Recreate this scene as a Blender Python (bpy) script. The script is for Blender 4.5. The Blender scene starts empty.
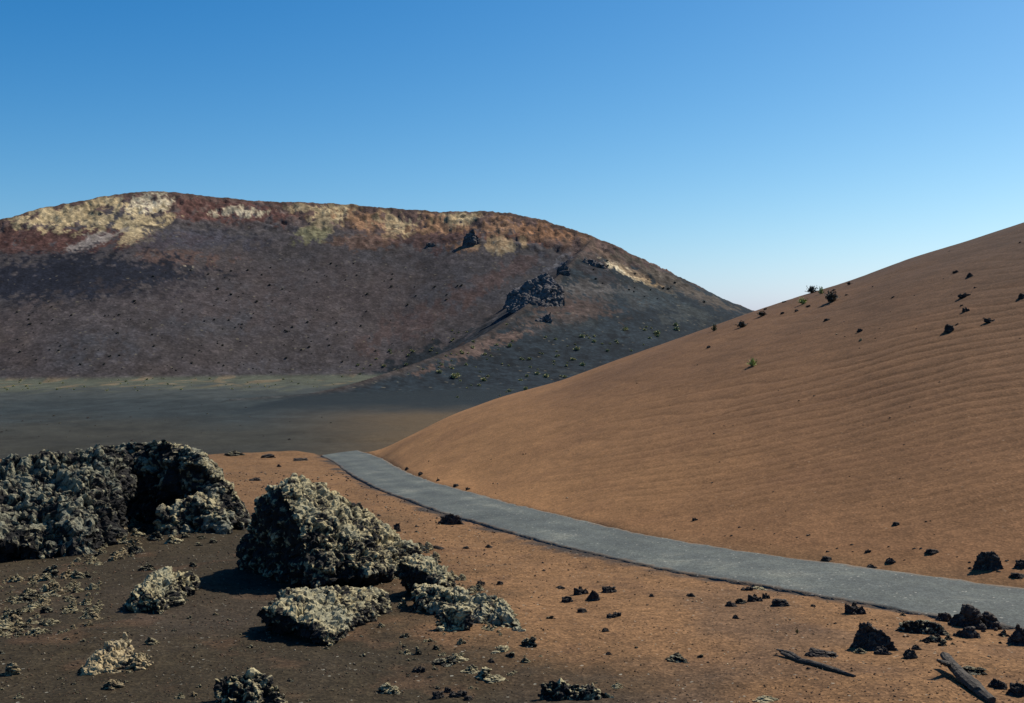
import bpy, bmesh, math, random
import numpy as np
from mathutils import Vector, Matrix, noise as mnoise

random.seed(7)
rng = np.random.default_rng(7)
scene = bpy.context.scene
LINK = scene.collection.objects.link

# ------------------------------------------------------------------ camera
W, H = 1024, 703
F = 1098.0
CAMZ = 6.5
HORIZON = 330.0
PITCH = math.atan((H / 2 - HORIZON) / F)
cam = bpy.data.cameras.new('camera')
cam.sensor_width = 36
cam.lens = F / W * 36
cam.clip_start = .1
cam.clip_end = 30000
camo = bpy.data.objects.new('camera', cam)
camo.location = (0, 0, CAMZ)
camo.rotation_euler = (math.pi / 2 - PITCH, 0, 0)
LINK(camo)
scene.camera = camo


def ray(px, py):
    """azimuth (clockwise from +Y) and slope per metre of ground distance of a photo point"""
    X = (np.asarray(px, float) - W / 2) / F
    Y = (H / 2 - np.asarray(py, float)) / F
    dy = math.cos(PITCH) + Y * math.sin(PITCH)
    dz = -math.sin(PITCH) + Y * math.cos(PITCH)
    return np.arctan2(X, dy), dz / np.hypot(X, dy)


def pt(px, py, D):
    a, e = ray(px, py)
    return np.array([math.sin(a) * D, math.cos(a) * D, CAMZ + e * D])


# ------------------------------------------------------------------ noise
def _hash(ix, iy, iz, seed):
    h = (ix.astype(np.int64) * 374761393 + iy.astype(np.int64) * 668265263 + iz.astype(np.int64) * 2147483647 + seed * 1274126177) & 0xFFFFFFFF
    h = ((h ^ (h >> 13)) * 1274126177) & 0xFFFFFFFF
    h = ((h ^ (h >> 16)) * 2246822519) & 0xFFFFFFFF
    return ((h ^ (h >> 15)) & 0xFFFFFF) / float(0xFFFFFF)


def vnoise(p, seed=0):
    """value noise in -1..1 at p (N,3)"""
    i = np.floor(p).astype(np.int64)
    f = p - i
    f = f * f * f * (f * (f * 6 - 15) + 10)
    r = 0
    for dx in (0, 1):
        wx = f[:, 0] if dx else 1 - f[:, 0]
        for dy in (0, 1):
            wy = f[:, 1] if dy else 1 - f[:, 1]
            for dz in (0, 1):
                wz = f[:, 2] if dz else 1 - f[:, 2]
                r = r + wx * wy * wz * _hash(i[:, 0] + dx, i[:, 1] + dy, i[:, 2] + dz, seed)
    return r * 2 - 1


def fbm(p, oct=4, seed=0, gain=.5):
    r = 0
    a = 1
    for o in range(oct):
        r = r + a * vnoise(p * (2.03 ** o) + 17.3 * o, seed + o)
        a *= gain
    return r


def fbm2(x, y, s, oct=4, seed=0, gain=.5):
    p = np.stack([x / s, y / s, np.zeros_like(x) + .37], -1)
    return fbm(p, oct, seed, gain)


def worley(p, seed=0):
    """distance to nearest and second nearest feature point, and the cell's random value"""
    i = np.floor(p).astype(np.int64)
    f1 = np.full(len(p), 9.0)
    f2 = np.full(len(p), 9.0)
    cid = np.zeros(len(p))
    for dx in (-1, 0, 1):
        for dy in (-1, 0, 1):
            for dz in (-1, 0, 1):
                c = i + np.array([dx, dy, dz])
                q = np.stack([c[:, k] + _hash(c[:, 0], c[:, 1], c[:, 2], seed + 11 * k) for k in range(3)], -1)
                d = np.linalg.norm(p - q, axis=1)
                v = _hash(c[:, 0], c[:, 1], c[:, 2], seed + 77)
                m = d < f1
                f2 = np.where(m, f1, np.minimum(f2, d))
                cid = np.where(m, v, cid)
                f1 = np.where(m, d, f1)
    return f1, f2, cid


def sstep(a, b, x):
    t = np.clip((x - a) / (b - a), 0, 1)
    return t * t * (3 - 2 * t)


def smax(a, b, k):
    h = np.clip(.5 + .5 * (a - b) / k, 0, 1)
    return b * (1 - h) + a * h + k * h * (1 - h)


def smooth_curve(P, n, it=8):
    """resample a polyline evenly to n points and relax it"""
    P = np.asarray(P, float)
    d = np.r_[0, np.cumsum(np.linalg.norm(np.diff(P[:, :2], axis=0), axis=1))]
    s = np.linspace(0, d[-1], n)
    Q = np.stack([np.interp(s, d, P[:, k]) for k in range(P.shape[1])], -1)
    for _ in range(it):
        Q[1:-1] = .25 * Q[:-2] + .5 * Q[1:-1] + .25 * Q[2:]
    return Q


# ------------------------------------------------------------------ the lie of the land
FLOOR = -10.6


def plane(x, y):
    """the near ground tilts gently down and away"""
    yy = np.clip(y, 4, 90)
    return 1.4 - .055 * (yy - 18)


def on_plane(px, py):
    a, e = ray(px, py)
    # CAMZ + e r = 2.39 - .055 r cos a
    r = (CAMZ - 2.39) / -(e + .055 * np.cos(a))
    return a, r


# road edges read off the photograph and set down on the near plane
near_px = [(325, 456.4), (334, 460), (343.5, 468), (359, 477.5), (382.5, 489), (414, 500), (445, 511), (480, 520), (520, 532), (560, 543), (580, 547), (622.5, 558), (654, 565), (716, 576), (740, 579), (787, 586), (834, 594), (873, 602), (911, 608.6), (937, 612.5), (1024, 628)]
far_px = [(367, 454), (382.5, 460), (401, 471), (429, 483), (480, 497), (520, 507), (560, 515.6), (597.5, 525.8), (638, 535), (669, 541.4), (716, 549), (740, 553.4), (802, 562), (849, 567.5), (900, 574.5), (958, 582), (1024, 594)]


def ground_xy(pts, drop):
    ups = [drop if p[1] > 500 else .5 for p in pts]
    a, r = on_plane([p[0] for p in pts], [p[1] + up for p, up in zip(pts, ups)])
    return np.stack([np.sin(a) * r, np.cos(a) * r], -1)


Nxy, Fxy = ground_xy(near_px, 1.5), ground_xy(far_px, 2.0)
Nxy = np.vstack([Nxy[0] + [-3.2, 9], Nxy[0] + [-1.4, 4.5], Nxy, Nxy[-1] + [6, -3.6], Nxy[-1] + [16, -8]])
Fxy = np.vstack([Fxy[0] + [-4.5, 9], Fxy[0] + [-2, 4.5], Fxy, Fxy[-1] + [6, -3.2], Fxy[-1] + [17, -8]])
NS = 420
Nc, Fc = smooth_curve(Nxy, NS, 90), smooth_curve(Fxy, NS, 90)
ROADC = (Nc + Fc) / 2

# ridge and foot of the sand hill by azimuth
ridge_px = np.array([(300, 452.5, 72), (330, 453.5, 70.5), (378, 452, 71), (410, 436, 72), (450, 415.5, 73), (500, 397, 74), (560, 381, 74), (620, 358.5, 74), (690, 334, 74), (748, 313, 74), (800, 296, 73.5), (850, 281, 73), (910, 258, 72.5), (970, 240, 72), (1024, 222, 72)], float)
ra, re = ray(ridge_px[:, 0], ridge_px[:, 1])
ra = np.r_[-3.2, -1.2, -.5, ra, .60, .8, 1.2, 2.2, 3.2]
re = np.r_[-.114, -.114, re[0] + .004, re, .14, .17, .15, -.05, -.114]
rr = np.r_[72, 72, 74, ridge_px[:, 2], 72, 74, 78, 75, 72]
ga = np.linspace(-3.2, 3.2, 12801)
RE, RR = np.interp(ga, ra, re), np.interp(ga, ra, rr)
ker = np.exp(-.5 * (np.arange(-60, 61) / 16.0) ** 2)
ker /= ker.sum()
RE = np.convolve(np.pad(RE, 60, 'edge'), ker, 'valid')
RR = np.convolve(np.pad(RR, 60, 'edge'), ker, 'valid')
fa = np.arctan2(Fc[:, 0], Fc[:, 1])
fr = np.hypot(Fc[:, 0], Fc[:, 1])
o_ = np.argsort(fa)
keep = fa[o_] > -.135
fa, fr = fa[o_][keep], fr[o_][keep]
RB = np.interp(ga, np.r_[-3.2, -.16, fa, 1.3, 3.2], np.r_[70, 70, fr, 18, 40])
RB = np.minimum(RB, RR - .5)

# crater rim and spur: photo points at assigned distances
rim = [(-700, 285, 380), (-450, 262, 450), (-250, 240, 500), (-100, 229, 532), (0, 221, 545), (40, 207, 548), (100, 197, 552), (128, 192, 553), (150, 189.5, 553), (200, 195, 553), (270, 201.5, 551), (330, 202.5, 549), (380, 207, 545), (440, 211.5, 539), (500, 210.5, 529), (540, 218, 520), (570, 228, 511), (595, 237, 503)]
right_rim = [(595, 237, 503), (640, 257, 500), (690, 284, 498), (748, 309, 496), (800, 324, 494), (850, 334, 492)]
spur = [(595, 237, 503), (580, 252, 478), (566, 268, 455), (545, 288, 430), (520, 312, 402), (480, 338, 368), (430, 358, 338), (390, 372, 318), (350, 385, 300), (300, 398, 284), (230, 411, 268)]
RIM = [smooth_curve([pt(*p) for p in rim], 60, 1), smooth_curve([pt(*p) for p in right_rim], 14, 1), smooth_curve([pt(*p) for p in spur], 30, 2)]


def mountain(x, y):
    """height of the crater, the side (+1 outer, -1 inner crater wall) and metres below the crest line"""
    best = np.full(x.shape, FLOOR - 6.0)
    side = np.zeros(x.shape)
    below = np.full(x.shape, 99.0)
    # which side of the spur: 1 on the breached flank, 0 inside the crater
    C = RIM[2]
    nd = np.full(x.shape, 1e9)
    flank = np.zeros(x.shape)
    for k in range(len(C) - 1):
        ax, ay, _ = C[k]
        bx, by, _ = C[k + 1]
        L = math.hypot(bx - ax, by - ay)
        t = np.clip(((x - ax) * (bx - ax) + (y - ay) * (by - ay)) / L ** 2, 0, 1)
        d = np.hypot(x - ax - t * (bx - ax), y - ay - t * (by - ay))
        sg = ((bx - ax) * (y - ay) - (by - ay) * (x - ax)) / L
        flank = np.where(d < nd, sstep(-8, 8, sg), flank)
        nd = np.minimum(nd, d)
    for ci, C in enumerate(RIM):
        for k in range(len(C) - 1):
            ax, ay, ah = C[k]
            bx, by, bh = C[k + 1]
            L2 = (bx - ax) ** 2 + (by - ay) ** 2
            t = np.clip(((x - ax) * (bx - ax) + (y - ay) * (by - ay)) / L2, 0, 1)
            qx, qy, h = ax + t * (bx - ax), ay + t * (by - ay), ah + t * (bh - ah)
            d = np.hypot(x - qx, y - qy) + 1e-6
            # positive on the left of the travel direction (outside of the rim), negative inside
            s = ((bx - ax) * (y - qy) - (by - ay) * (x - qx)) / math.sqrt(L2) / d
            hh = np.maximum(h - FLOOR, .3)
            z_in = h - .60 * d + .00045 * np.minimum(d, 150) ** 2
            if ci == 0:
                z_out = h - .5 * d
                m = sstep(-.25, .25, s)
            elif ci == 1:
                z_out = h - .5 * d
                Lq = 2 * hh / .56
                q = np.clip(1 - d / Lq, 0, 1)
                z_in = (FLOOR - 1 + (hh + 1) * q * q) * flank + z_in * (1 - flank)
                m = sstep(-.25, .25, s)
            else:
                ks = .33 + .27 * (1 - min(1, k / (.5 * len(C))))
                q = np.clip(1 - d * ks / (2 * (hh + 1)), 0, 1)
                z_out = FLOOR - 1 + (hh + 1) * q * q
                m = sstep(-.2, .3, s)     # travelling down the spur the breached flank lies to the left
            z = z_in * (1 - m) + z_out * m
            w = z > best
            best = np.where(w, z, best)
            sd = m * 2 - 1 if ci != 1 else np.maximum(m, flank) * 2 - 1
            side = np.where(w, sd, side)
            below = np.where(w, h - z, below)
    return best, side, below


def terrain(a, r, full=True):
    """height and zone masks at azimuth a and distance r (1-D arrays)"""
    x, y = np.sin(a) * r, np.cos(a) * r
    e, r1, rb = np.interp(a, ga, RE), np.interp(a, ga, RR), np.interp(a, ga, RB)
    zr = CAMZ + e * r1
    zp = plane(x, y)
    zb = plane(np.sin(a) * rb, np.cos(a) * rb)
    span = r1 - rb
    t = np.clip((r - rb) / span, 0, 1)
    up = sstep(.15, .9, (zr - zb) / 3.0)
    m0 = np.minimum(.24, 1.05 * np.maximum(zr - zb, 0) / np.maximum(span, .1)) * up * span
    m1 = e * span
    t2, t3 = t * t, t * t * t
    zh = (2 * t3 - 3 * t2 + 1) * zb + (t3 - 2 * t2 + t) * m0 + (-2 * t3 + 3 * t2) * zr + (t3 - t2) * m1
    q = np.maximum(r - r1, 0)
    zover = zr + e * q - np.where(q < 22, .012 * q * q, .012 * 484 + .528 * (q - 22))
    zover = np.maximum(zover, FLOOR - 6)
    z = np.where(r < rb, zp, np.where(r < r1, zh, zover))
    # left of the hill the near ground meets the crest without a hill
    flat = 1 - sstep(-.135, -.10, a)
    z = np.where((r < r1) & (r >= rb), z, z)
    z = np.where(r < r1, z * 1.0, z)
    return x, y, z, t, q, rb, r1


# polar grid round the camera foot
rows = [.3]
while rows[-1] < 12:
    rows.append(rows[-1] * 1.12 + .05)
rows = rows[:-1] + [12.0]
while rows[-1] < 76:
    rows.append(rows[-1] + min(.09, rows[-1] ** 2 * .7 / (F * 5.6)))
while rows[-1] < 112:
    rows.append(rows[-1] + .6)
while rows[-1] < 255:
    rows.append(rows[-1] + 2.2)
while rows[-1] < 640:
    rows.append(rows[-1] + 1.15)
while rows[-1] < 9000:
    rows.append(rows[-1] * 1.09)
R = np.array(rows)
fine = np.radians(np.arange(-29.0, 29.0001, .072))
A = np.r_[np.radians(np.linspace(-180, -62, 36, endpoint=False)), np.radians(np.linspace(-62, -29, 90, endpoint=False)), fine, np.radians(np.linspace(29, 62, 91))[1:], np.radians(np.linspace(62, 180, 37))[1:]]
NR, NA = len(R), len(A)
AA, RG = np.meshgrid(A, R, indexing='xy')
AA, RG = AA.ravel(), RG.ravel()
X, Y, Z, T, Q, RBv, R1v = terrain(AA, RG)

# distance to the road centre line
road_d = np.full(len(X), 99.0)
road_far = np.zeros(len(X))
road_near = np.full(len(X), 99.0)
sel = np.where((RG < 92) & (RG > 6) & (np.abs(AA) < 1.3))[0]
for c0 in range(0, len(sel), 60000):
    s_ = sel[c0:c0 + 60000]
    dn = np.full(len(s_), 1e9)
    df = np.full(len(s_), 1e9)
    dc = np.full(len(s_), 1e9)
    for k in range(0, NS, 3):
        dn = np.minimum(dn, (X[s_] - Nc[k, 0]) ** 2 + (Y[s_] - Nc[k, 1]) ** 2)
        df = np.minimum(df, (X[s_] - Fc[k, 0]) ** 2 + (Y[s_] - Fc[k, 1]) ** 2)
        dc = np.minimum(dc, (X[s_] - ROADC[k, 0]) ** 2 + (Y[s_] - ROADC[k, 1]) ** 2)
    dn, df, dc = np.sqrt(dn), np.sqrt(df), np.sqrt(dc)
    road_d[s_] = dc
    road_near[s_] = dn
    road_far[s_] = dn - df                      # positive on the hill side of the road
HALF = np.median(np.linalg.norm(Nc - Fc, axis=1)) * .42

hillness = np.where((RG > RBv) & (RG < R1v + 60) & (AA > -.125) & (AA < 2.0), 1.0, 0.0)
soft = sstep(0, .12, T) * (AA > -.13) * (RG < R1v + 40)
calm = sstep(HALF + .2, HALF + 1.6, road_d)
nearm = (RG < 110)
und = np.zeros(len(X))
i_ = np.where(nearm)[0]
und[i_] = .14 * fbm2(X[i_], Y[i_], 6.5, 3, 3) + .035 * fbm2(X[i_], Y[i_], 1.1, 3, 9)
edge_fade = 1 - .75 * sstep(.86, 1.0, T) * (AA > -.12)
Z = Z + und * calm * edge_fade * (1 - .55 * soft)
# the hill's wind terraces
RIPK = (136.33, 451.49, -584.52, -43.46, -487.22, 790.82, 491.25, -73.07, 255.66, -353.06, -339.64, -91.79, 36.16, -54.54)
RIPE = ((1, 0), (0, 1), (2, 0), (1, 1), (0, 2), (3, 0), (2, 1), (1, 2), (0, 3), (4, 0), (3, 1), (2, 2), (1, 3), (0, 4))
ripm = soft * sstep(-7, 6, X) * sstep(.02, .1, T) * (1 - .5 * sstep(.8, 1, T))
i_ = np.where(ripm > .001)[0]
u_, v_ = X[i_] / 50, Y[i_] / 50
ph = sum(k * u_ ** a * v_ ** b for k, (a, b) in zip(RIPK, RIPE))
ph = ph + .5 * fbm2(X[i_], Y[i_], 6, 3, 21) + .06 * fbm2(X[i_], Y[i_], 1.6, 2, 23)
gx = sum(k * a * u_ ** max(a - 1, 0) * v_ ** b for k, (a, b) in zip(RIPK, RIPE)) / 50
gy = sum(k * b * u_ ** a * v_ ** max(b - 1, 0) for k, (a, b) in zip(RIPK, RIPE)) / 50
amp = .036 / np.clip(np.hypot(gx, gy), .8, 2.8) * (1 - .68 * sstep(36, 56, RG[i_])) * (.5 + .5 * sstep(2, 10, X[i_])) * np.clip(.85 + .4 * fbm2(X[i_], Y[i_], 8, 3, 31), .2, 1.3)
sn = np.sin(ph * 2 * math.pi)
Z[i_] -= np.clip(amp, 0, .06) * 1.5 * np.exp(1.3 * (np.cos(ph * 2 * math.pi + .35 * sn) - 1)) * ripm[i_]
# bank of sand on the hill side of the road
bank = np.exp(-((road_d - HALF - .55) / .35) ** 2) * (road_far > 0) * (.0 + .09 * sstep(9, 12, X) + .05 * fbm2(X, Y, 2.3, 2, 41))
Z = Z + np.maximum(bank, 0)
# bed cut for the road
bed = 1 - sstep(HALF - .15, HALF + .25, road_d)
ROADLIFT = .035
Z = Z - bed * .10
outer_near = (road_far < 0) & (road_d > HALF * .8)
Z = Z - .075 * np.clip(.8 + .9 * und / .14, .15, 1.5) * np.exp(-(road_near / .38) ** 2) * outer_near
NEARZ = Z.copy()

# far land
far = np.where(RG > 78)[0]
fl = FLOOR + .35 * fbm2(X[far], Y[far], 40, 3, 51)
# sand spilled from the hill foot on to the crater floor
mz = np.full(len(X), -50.0)
side = np.zeros(len(X))
below = np.full(len(X), 99.0)
mm = far[(RG[far] > 170) & (RG[far] < 1500) & (np.abs(AA[far]) < 1.2)]
for c0 in range(0, len(mm), 40000):
    s_ = mm[c0:c0 + 40000]
    mz[s_], side[s_], below[s_] = mountain(X[s_], Y[s_])
g = np.zeros(len(X))
pm = np.stack([X[mm] / 22, Y[mm] / 22, np.zeros(len(mm))], -1)
rough = sstep(30, 4, below[mm]) * (Y[mm] > 470)
smoothf = 1 - .6 * sstep(-.2, .5, side[mm]) * (below[mm] < 90)
g[mm] = (.6 * fbm(pm, 3, 61) + .16 * fbm(pm * 4.5, 4, 67, .55)) * smoothf + rough * (.8 * fbm(pm * 4.5, 4, 67, .6) + .55 * fbm(pm * 11, 3, 69, .6))
crest_keep = 1 - .65 * np.exp(-(below[mm] / 2.0) ** 2)
g[mm] *= crest_keep * sstep(0, 16, mz[mm] - FLOOR + 4)
mzr = mz + g
zfar = smax(fl, mzr[far], 3.0)
Z[far] = np.where(RG[far] > R1v[far], smax(zfar, NEARZ[far], 2.0), NEARZ[far])
ZG = Z.reshape(NR, NA)


def hit(px, py, rmin=8.0):
    """where the line of sight of a photo point first meets the land"""
    a, e = ray(px, py)
    j = np.searchsorted(A, a)
    w = (a - A[j - 1]) / (A[j] - A[j - 1])
    col = ZG[:, j - 1] * (1 - w) + ZG[:, j] * w
    over = col - (CAMZ + e * R)
    k0 = np.searchsorted(R, rmin)
    ks = np.where(over[k0:] >= 0)[0]
    if len(ks) == 0:
        return None
    k = ks[0] + k0
    o0, o1 = over[k - 1], over[k]
    r = R[k - 1] + (R[k] - R[k - 1]) * (-o0) / (o1 - o0 + 1e-9)
    return Vector((math.sin(a) * r, math.cos(a) * r, CAMZ + e * r))


def height(x, y):
    a, r = math.atan2(x, y), math.hypot(x, y)
    j = min(max(np.searchsorted(A, a), 1), NA - 1)
    k = min(max(np.searchsorted(R, r), 1), NR - 1)
    wa = (a - A[j - 1]) / (A[j] - A[j - 1])
    wr = (r - R[k - 1]) / (R[k] - R[k - 1])
    return float((ZG[k - 1, j - 1] * (1 - wa) + ZG[k - 1, j] * wa) * (1 - wr) + (ZG[k, j - 1] * (1 - wa) + ZG[k, j] * wa) * wr)


# ------------------------------------------------------------------ mineral colours of the land, with some painted shade
def mixc(c, new, m):
    m = np.clip(m, 0, 1)[:, None]
    return c * (1 - m) + np.asarray(new) * m


COL = np.zeros((len(X), 3))
COL[:] = (.186, .100, .045)
n1 = np.zeros(len(X))
n2 = np.zeros(len(X))
i_ = np.where(RG < 110)[0]
n1[i_] = fbm2(X[i_], Y[i_], 5, 4, 71)
n2[i_] = fbm2(X[i_], Y[i_], 1.3, 4, 73)
# dark lapilli round the lava blocks on the left and along the foreground
darkm = sstep(.75, -.9, (X + 1.0) / 3.2 - (23 - Y) * .10 + .55 * n1 + .3 * n2)
darkm *= 1 - sstep(34, 40, Y) * .8
COL = mixc(COL, (.030, .0245, .0145), darkm * .95 * (RG < R1v))
COL = mixc(COL, (.10, .055, .03), sstep(.25, .8, n2) * .4 * (RG < R1v))
COL = mixc(COL, (.06, .045, .035), sstep(.2, .7, -n1) * sstep(30, 17, Y) * .4 * (RG < R1v))
# asphalt crumbs by the road edge, darkened to paint in the lip's shade
crumb_shade = sstep(.75, .12, road_near + .45 * n2) * outer_near
COL = mixc(COL, (.030, .029, .027), crumb_shade * .9)
# sand hill
hillm = sstep(0, .03, T) * (AA > -.13) * (RG < R1v + 60)
hc = np.zeros_like(COL)
hc[:] = (.282, .145, .060)
i_ = np.where(hillm > 0)[0]
lo = fbm2(X[i_], Y[i_], 16, 3, 81)
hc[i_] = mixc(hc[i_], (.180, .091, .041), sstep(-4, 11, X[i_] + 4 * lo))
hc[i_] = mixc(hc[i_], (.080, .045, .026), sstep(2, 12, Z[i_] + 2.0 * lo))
hc[i_] = mixc(hc[i_], (.15, .072, .035), sstep(.2, 1., -sn[0] * 0 + fbm2(X[i_], Y[i_], 3, 3, 83)) * .25)
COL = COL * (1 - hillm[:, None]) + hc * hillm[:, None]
# crater floor
fm = np.where((RG > R1v + 2))[0]
D = RG[fm]
fn = fbm2(X[fm], Y[fm], 30, 4, 91)
fc = np.zeros((len(fm), 3))
fc[:] = (.035, .034, .0265)
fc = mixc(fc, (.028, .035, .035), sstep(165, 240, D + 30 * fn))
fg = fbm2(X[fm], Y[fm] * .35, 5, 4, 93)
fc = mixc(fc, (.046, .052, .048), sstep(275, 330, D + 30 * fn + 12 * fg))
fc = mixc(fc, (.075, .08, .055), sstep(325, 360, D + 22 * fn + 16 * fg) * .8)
fc = mixc(fc, (.15, .11, .065), sstep(.35, .75, fg) * sstep(330, 355, D) * .7)
fc *= (1 + .22 * fbm2(X[fm], Y[fm] * .6, 4, 3, 97) + .12 * fbm2(X[fm], Y[fm] * .7, 1.5, 2, 98))[:, None]
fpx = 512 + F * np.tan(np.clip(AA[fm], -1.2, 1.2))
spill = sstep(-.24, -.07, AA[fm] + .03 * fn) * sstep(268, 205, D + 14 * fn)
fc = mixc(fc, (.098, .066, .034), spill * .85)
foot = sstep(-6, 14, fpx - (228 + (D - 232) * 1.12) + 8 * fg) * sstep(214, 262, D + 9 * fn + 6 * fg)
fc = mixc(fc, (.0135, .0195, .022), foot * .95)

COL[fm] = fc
# crater
mnt = np.where(mz > FLOOR - 1.5)[0]
mc = np.zeros((len(mnt), 3))
mc[:] = (.070, .0475, .046)
mx, my, mzz = X[mnt], Y[mnt], Z[mnt]
p3 = np.stack([mx, my, mzz], -1)
a1 = fbm(p3 / 30, 4, 101)
a2 = fbm(p3 / 7, 4, 103, .6)
a3 = fbm(p3 / 2.2, 3, 107, .6)
streak = fbm(p3 / np.array([2.6, 9, 9]), 4, 109, .6)
mc = mixc(mc, (.058, .048, .053), .5 + .5 * a1)
mc = mixc(mc, (.080, .055, .047), sstep(.1, .9, a2) * .3)
mc *= np.array([.78, .9, .86])
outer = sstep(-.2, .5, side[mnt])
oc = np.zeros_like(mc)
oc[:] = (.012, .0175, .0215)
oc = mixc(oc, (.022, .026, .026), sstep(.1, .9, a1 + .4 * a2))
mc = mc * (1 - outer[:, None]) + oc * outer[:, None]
bl = below[mnt]
band = sstep(20, 4, bl + 7 * a1 + 3 * a2) * (my > 480)
mc = mixc(mc, (.095, .056, .042), band * .8)


def patch(px, py, rx, ry, col, m=1.0, rot=0.0, seed=0, rag=.8, grain=.4):
    """a patch of mineral colour or painted shade on the crater, set where that photo point lies on the slope"""
    global mc
    h = hit(px, py, 120)
    if h is None:
        h = hit(px, py + 3, 120)
    dd = math.hypot(h.x, h.y) / F
    u, v = (mx - h.x) / dd, (mzz - h.z) / dd
    c, s = math.cos(rot), math.sin(rot)
    u, v = u * c + v * s, -u * s + v * c
    q = np.sqrt((u / rx) ** 2 + (v / ry) ** 2) + rag * .45 * a2 + rag * .25 * fbm(p3 / 13, 3, 200 + seed) + grain * .95 * a3
    q = q + rag * .8 * streak
    k = sstep(1.1, .8, q) * m * (np.abs(my - h.y) < 120)
    mc = mixc(mc, col, k)


OCH, CRM, RED, ORG = (.43, .325, .175), (.55, .46, .30), (.076, .036, .028), (.25, .14, .075)
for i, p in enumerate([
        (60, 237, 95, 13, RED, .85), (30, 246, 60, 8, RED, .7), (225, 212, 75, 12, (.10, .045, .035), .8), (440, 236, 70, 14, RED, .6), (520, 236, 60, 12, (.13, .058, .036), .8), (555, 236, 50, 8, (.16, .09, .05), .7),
        (70, 216, 62, 8, OCH, .95, -.16), (35, 222, 32, 6, OCH, .9, -.2), (118, 205, 36, 7, OCH, .95, -.25), (148, 206, 20, 14, CRM, .8), (140, 224, 22, 15, OCH, .85), (132, 236, 10, 9, OCH, .6),
        (96, 240, 20, 7, (.30, .26, .22), .7, .5), (243, 212, 21, 6, CRM, .8), (300, 208, 20, 4, OCH, .6), (338, 213, 22, 12, OCH, .9, .4), (322, 226, 18, 12, (.22, .17, .10), .8, .6), (310, 236, 16, 8, (.16, .15, .08), .8),
        (372, 222, 28, 12, ORG, .9, -.3), (398, 224, 22, 11, OCH, .7), (440, 224, 26, 12, ORG, .9), (462, 218, 18, 9, OCH, .75), (470, 245, 20, 9, ORG, .6), (505, 228, 34, 14, ORG, .8), (500, 244, 26, 9, OCH, .45), (545, 232, 32, 8, (.24, .12, .06), .8, -.3),
        (365, 240, 30, 9, (.13, .075, .05), .6), (175, 258, 40, 10, (.12, .065, .045), .5), (190, 268, 8, 3, CRM, .5),
        (200, 240, 45, 12, (.05, .047, .055), .8), (74, 278, 112, 25, (.013, .015, .022), .97, 0, 0, .3), (210, 300, 90, 20, (.056, .044, .042), .5), (70, 318, 60, 18, (.062, .052, .050), .5), (330, 300, 90, 30, (.066, .050, .045), .4), (240, 350, 120, 16, (.050, .041, .038), .6),  # wide blue-black entry: a soft shadow band painted into the wall colour
        (470, 290, 48, 12, (.074, .048, .042), .5, .55), (508, 272, 40, 9, (.085, .052, .044), .5, .6), (420, 320, 50, 14, (.08, .05, .042), .5, .5),
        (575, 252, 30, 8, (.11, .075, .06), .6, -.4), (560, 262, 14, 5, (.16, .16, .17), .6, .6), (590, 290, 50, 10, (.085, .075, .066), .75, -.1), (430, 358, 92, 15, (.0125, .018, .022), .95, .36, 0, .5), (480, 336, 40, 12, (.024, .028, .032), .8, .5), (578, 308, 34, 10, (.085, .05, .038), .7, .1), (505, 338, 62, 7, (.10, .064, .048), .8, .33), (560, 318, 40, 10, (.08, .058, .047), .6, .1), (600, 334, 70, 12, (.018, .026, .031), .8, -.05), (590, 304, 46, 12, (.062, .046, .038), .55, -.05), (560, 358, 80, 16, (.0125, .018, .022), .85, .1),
        (626, 271, 22, 5, CRM, .9, -.5), (640, 277, 30, 4, (.3, .2, .1), .7, -.5), (612, 258, 40, 6, (.12, .08, .055), .7, -.55), (670, 280, 60, 8, (.075, .062, .046), .8, -.5), (700, 296, 50, 8, (.07, .055, .042), .6, -.45),
        (590, 270, 20, 7, (.032, .028, .03), .7, -.5), (650, 300, 50, 10, (.032, .042, .045), .7), (690, 315, 30, 8, (.045, .05, .046), .6)]):
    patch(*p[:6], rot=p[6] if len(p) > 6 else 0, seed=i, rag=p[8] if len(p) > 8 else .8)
sk = sstep(0, 1.8, below[mnt] + .4 * a2)
mc = mixc(mc, (.05, .036, .028), (1 - sk) * .7)
blend = sstep(-1.0, 1.5, mz[mnt] + g[mnt] - FLOOR)
mc *= np.clip(1 + .16 * streak * np.where(below[mnt] < 25, 1.8, 1) + a3 * np.where(below[mnt] < 25, .42, .2), .4, 1.8)[:, None]
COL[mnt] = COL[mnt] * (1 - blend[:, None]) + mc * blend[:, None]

# ------------------------------------------------------------------ meshes of the land
def mesh_from(name, V, Fq, cols=None, smooth=True):
    me = bpy.data.meshes.new(name)
    n = Fq.shape[1]
    me.vertices.add(len(V))
    me.vertices.foreach_set('co', np.ascontiguousarray(V, np.float32).ravel())
    me.loops.add(Fq.size)
    me.loops.foreach_set('vertex_index', np.ascontiguousarray(Fq, np.int32).ravel())
    me.polygons.add(len(Fq))
    me.polygons.foreach_set('loop_start', np.arange(0, Fq.size, n, dtype=np.int32))
    me.polygons.foreach_set('loop_total', np.full(len(Fq), n, np.int32))
    me.update(calc_edges=True)
    if smooth:
        me.polygons.foreach_set('use_smooth', np.ones(len(Fq), bool))
    if cols is not None:
        at = me.attributes.new('mineral', 'FLOAT_COLOR', 'POINT')
        c4 = np.ones((len(V), 4), np.float32)
        c4[:, :cols.shape[1]] = cols
        at.data.foreach_set('color', c4.ravel())
    me.validate()
    return me


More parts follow.
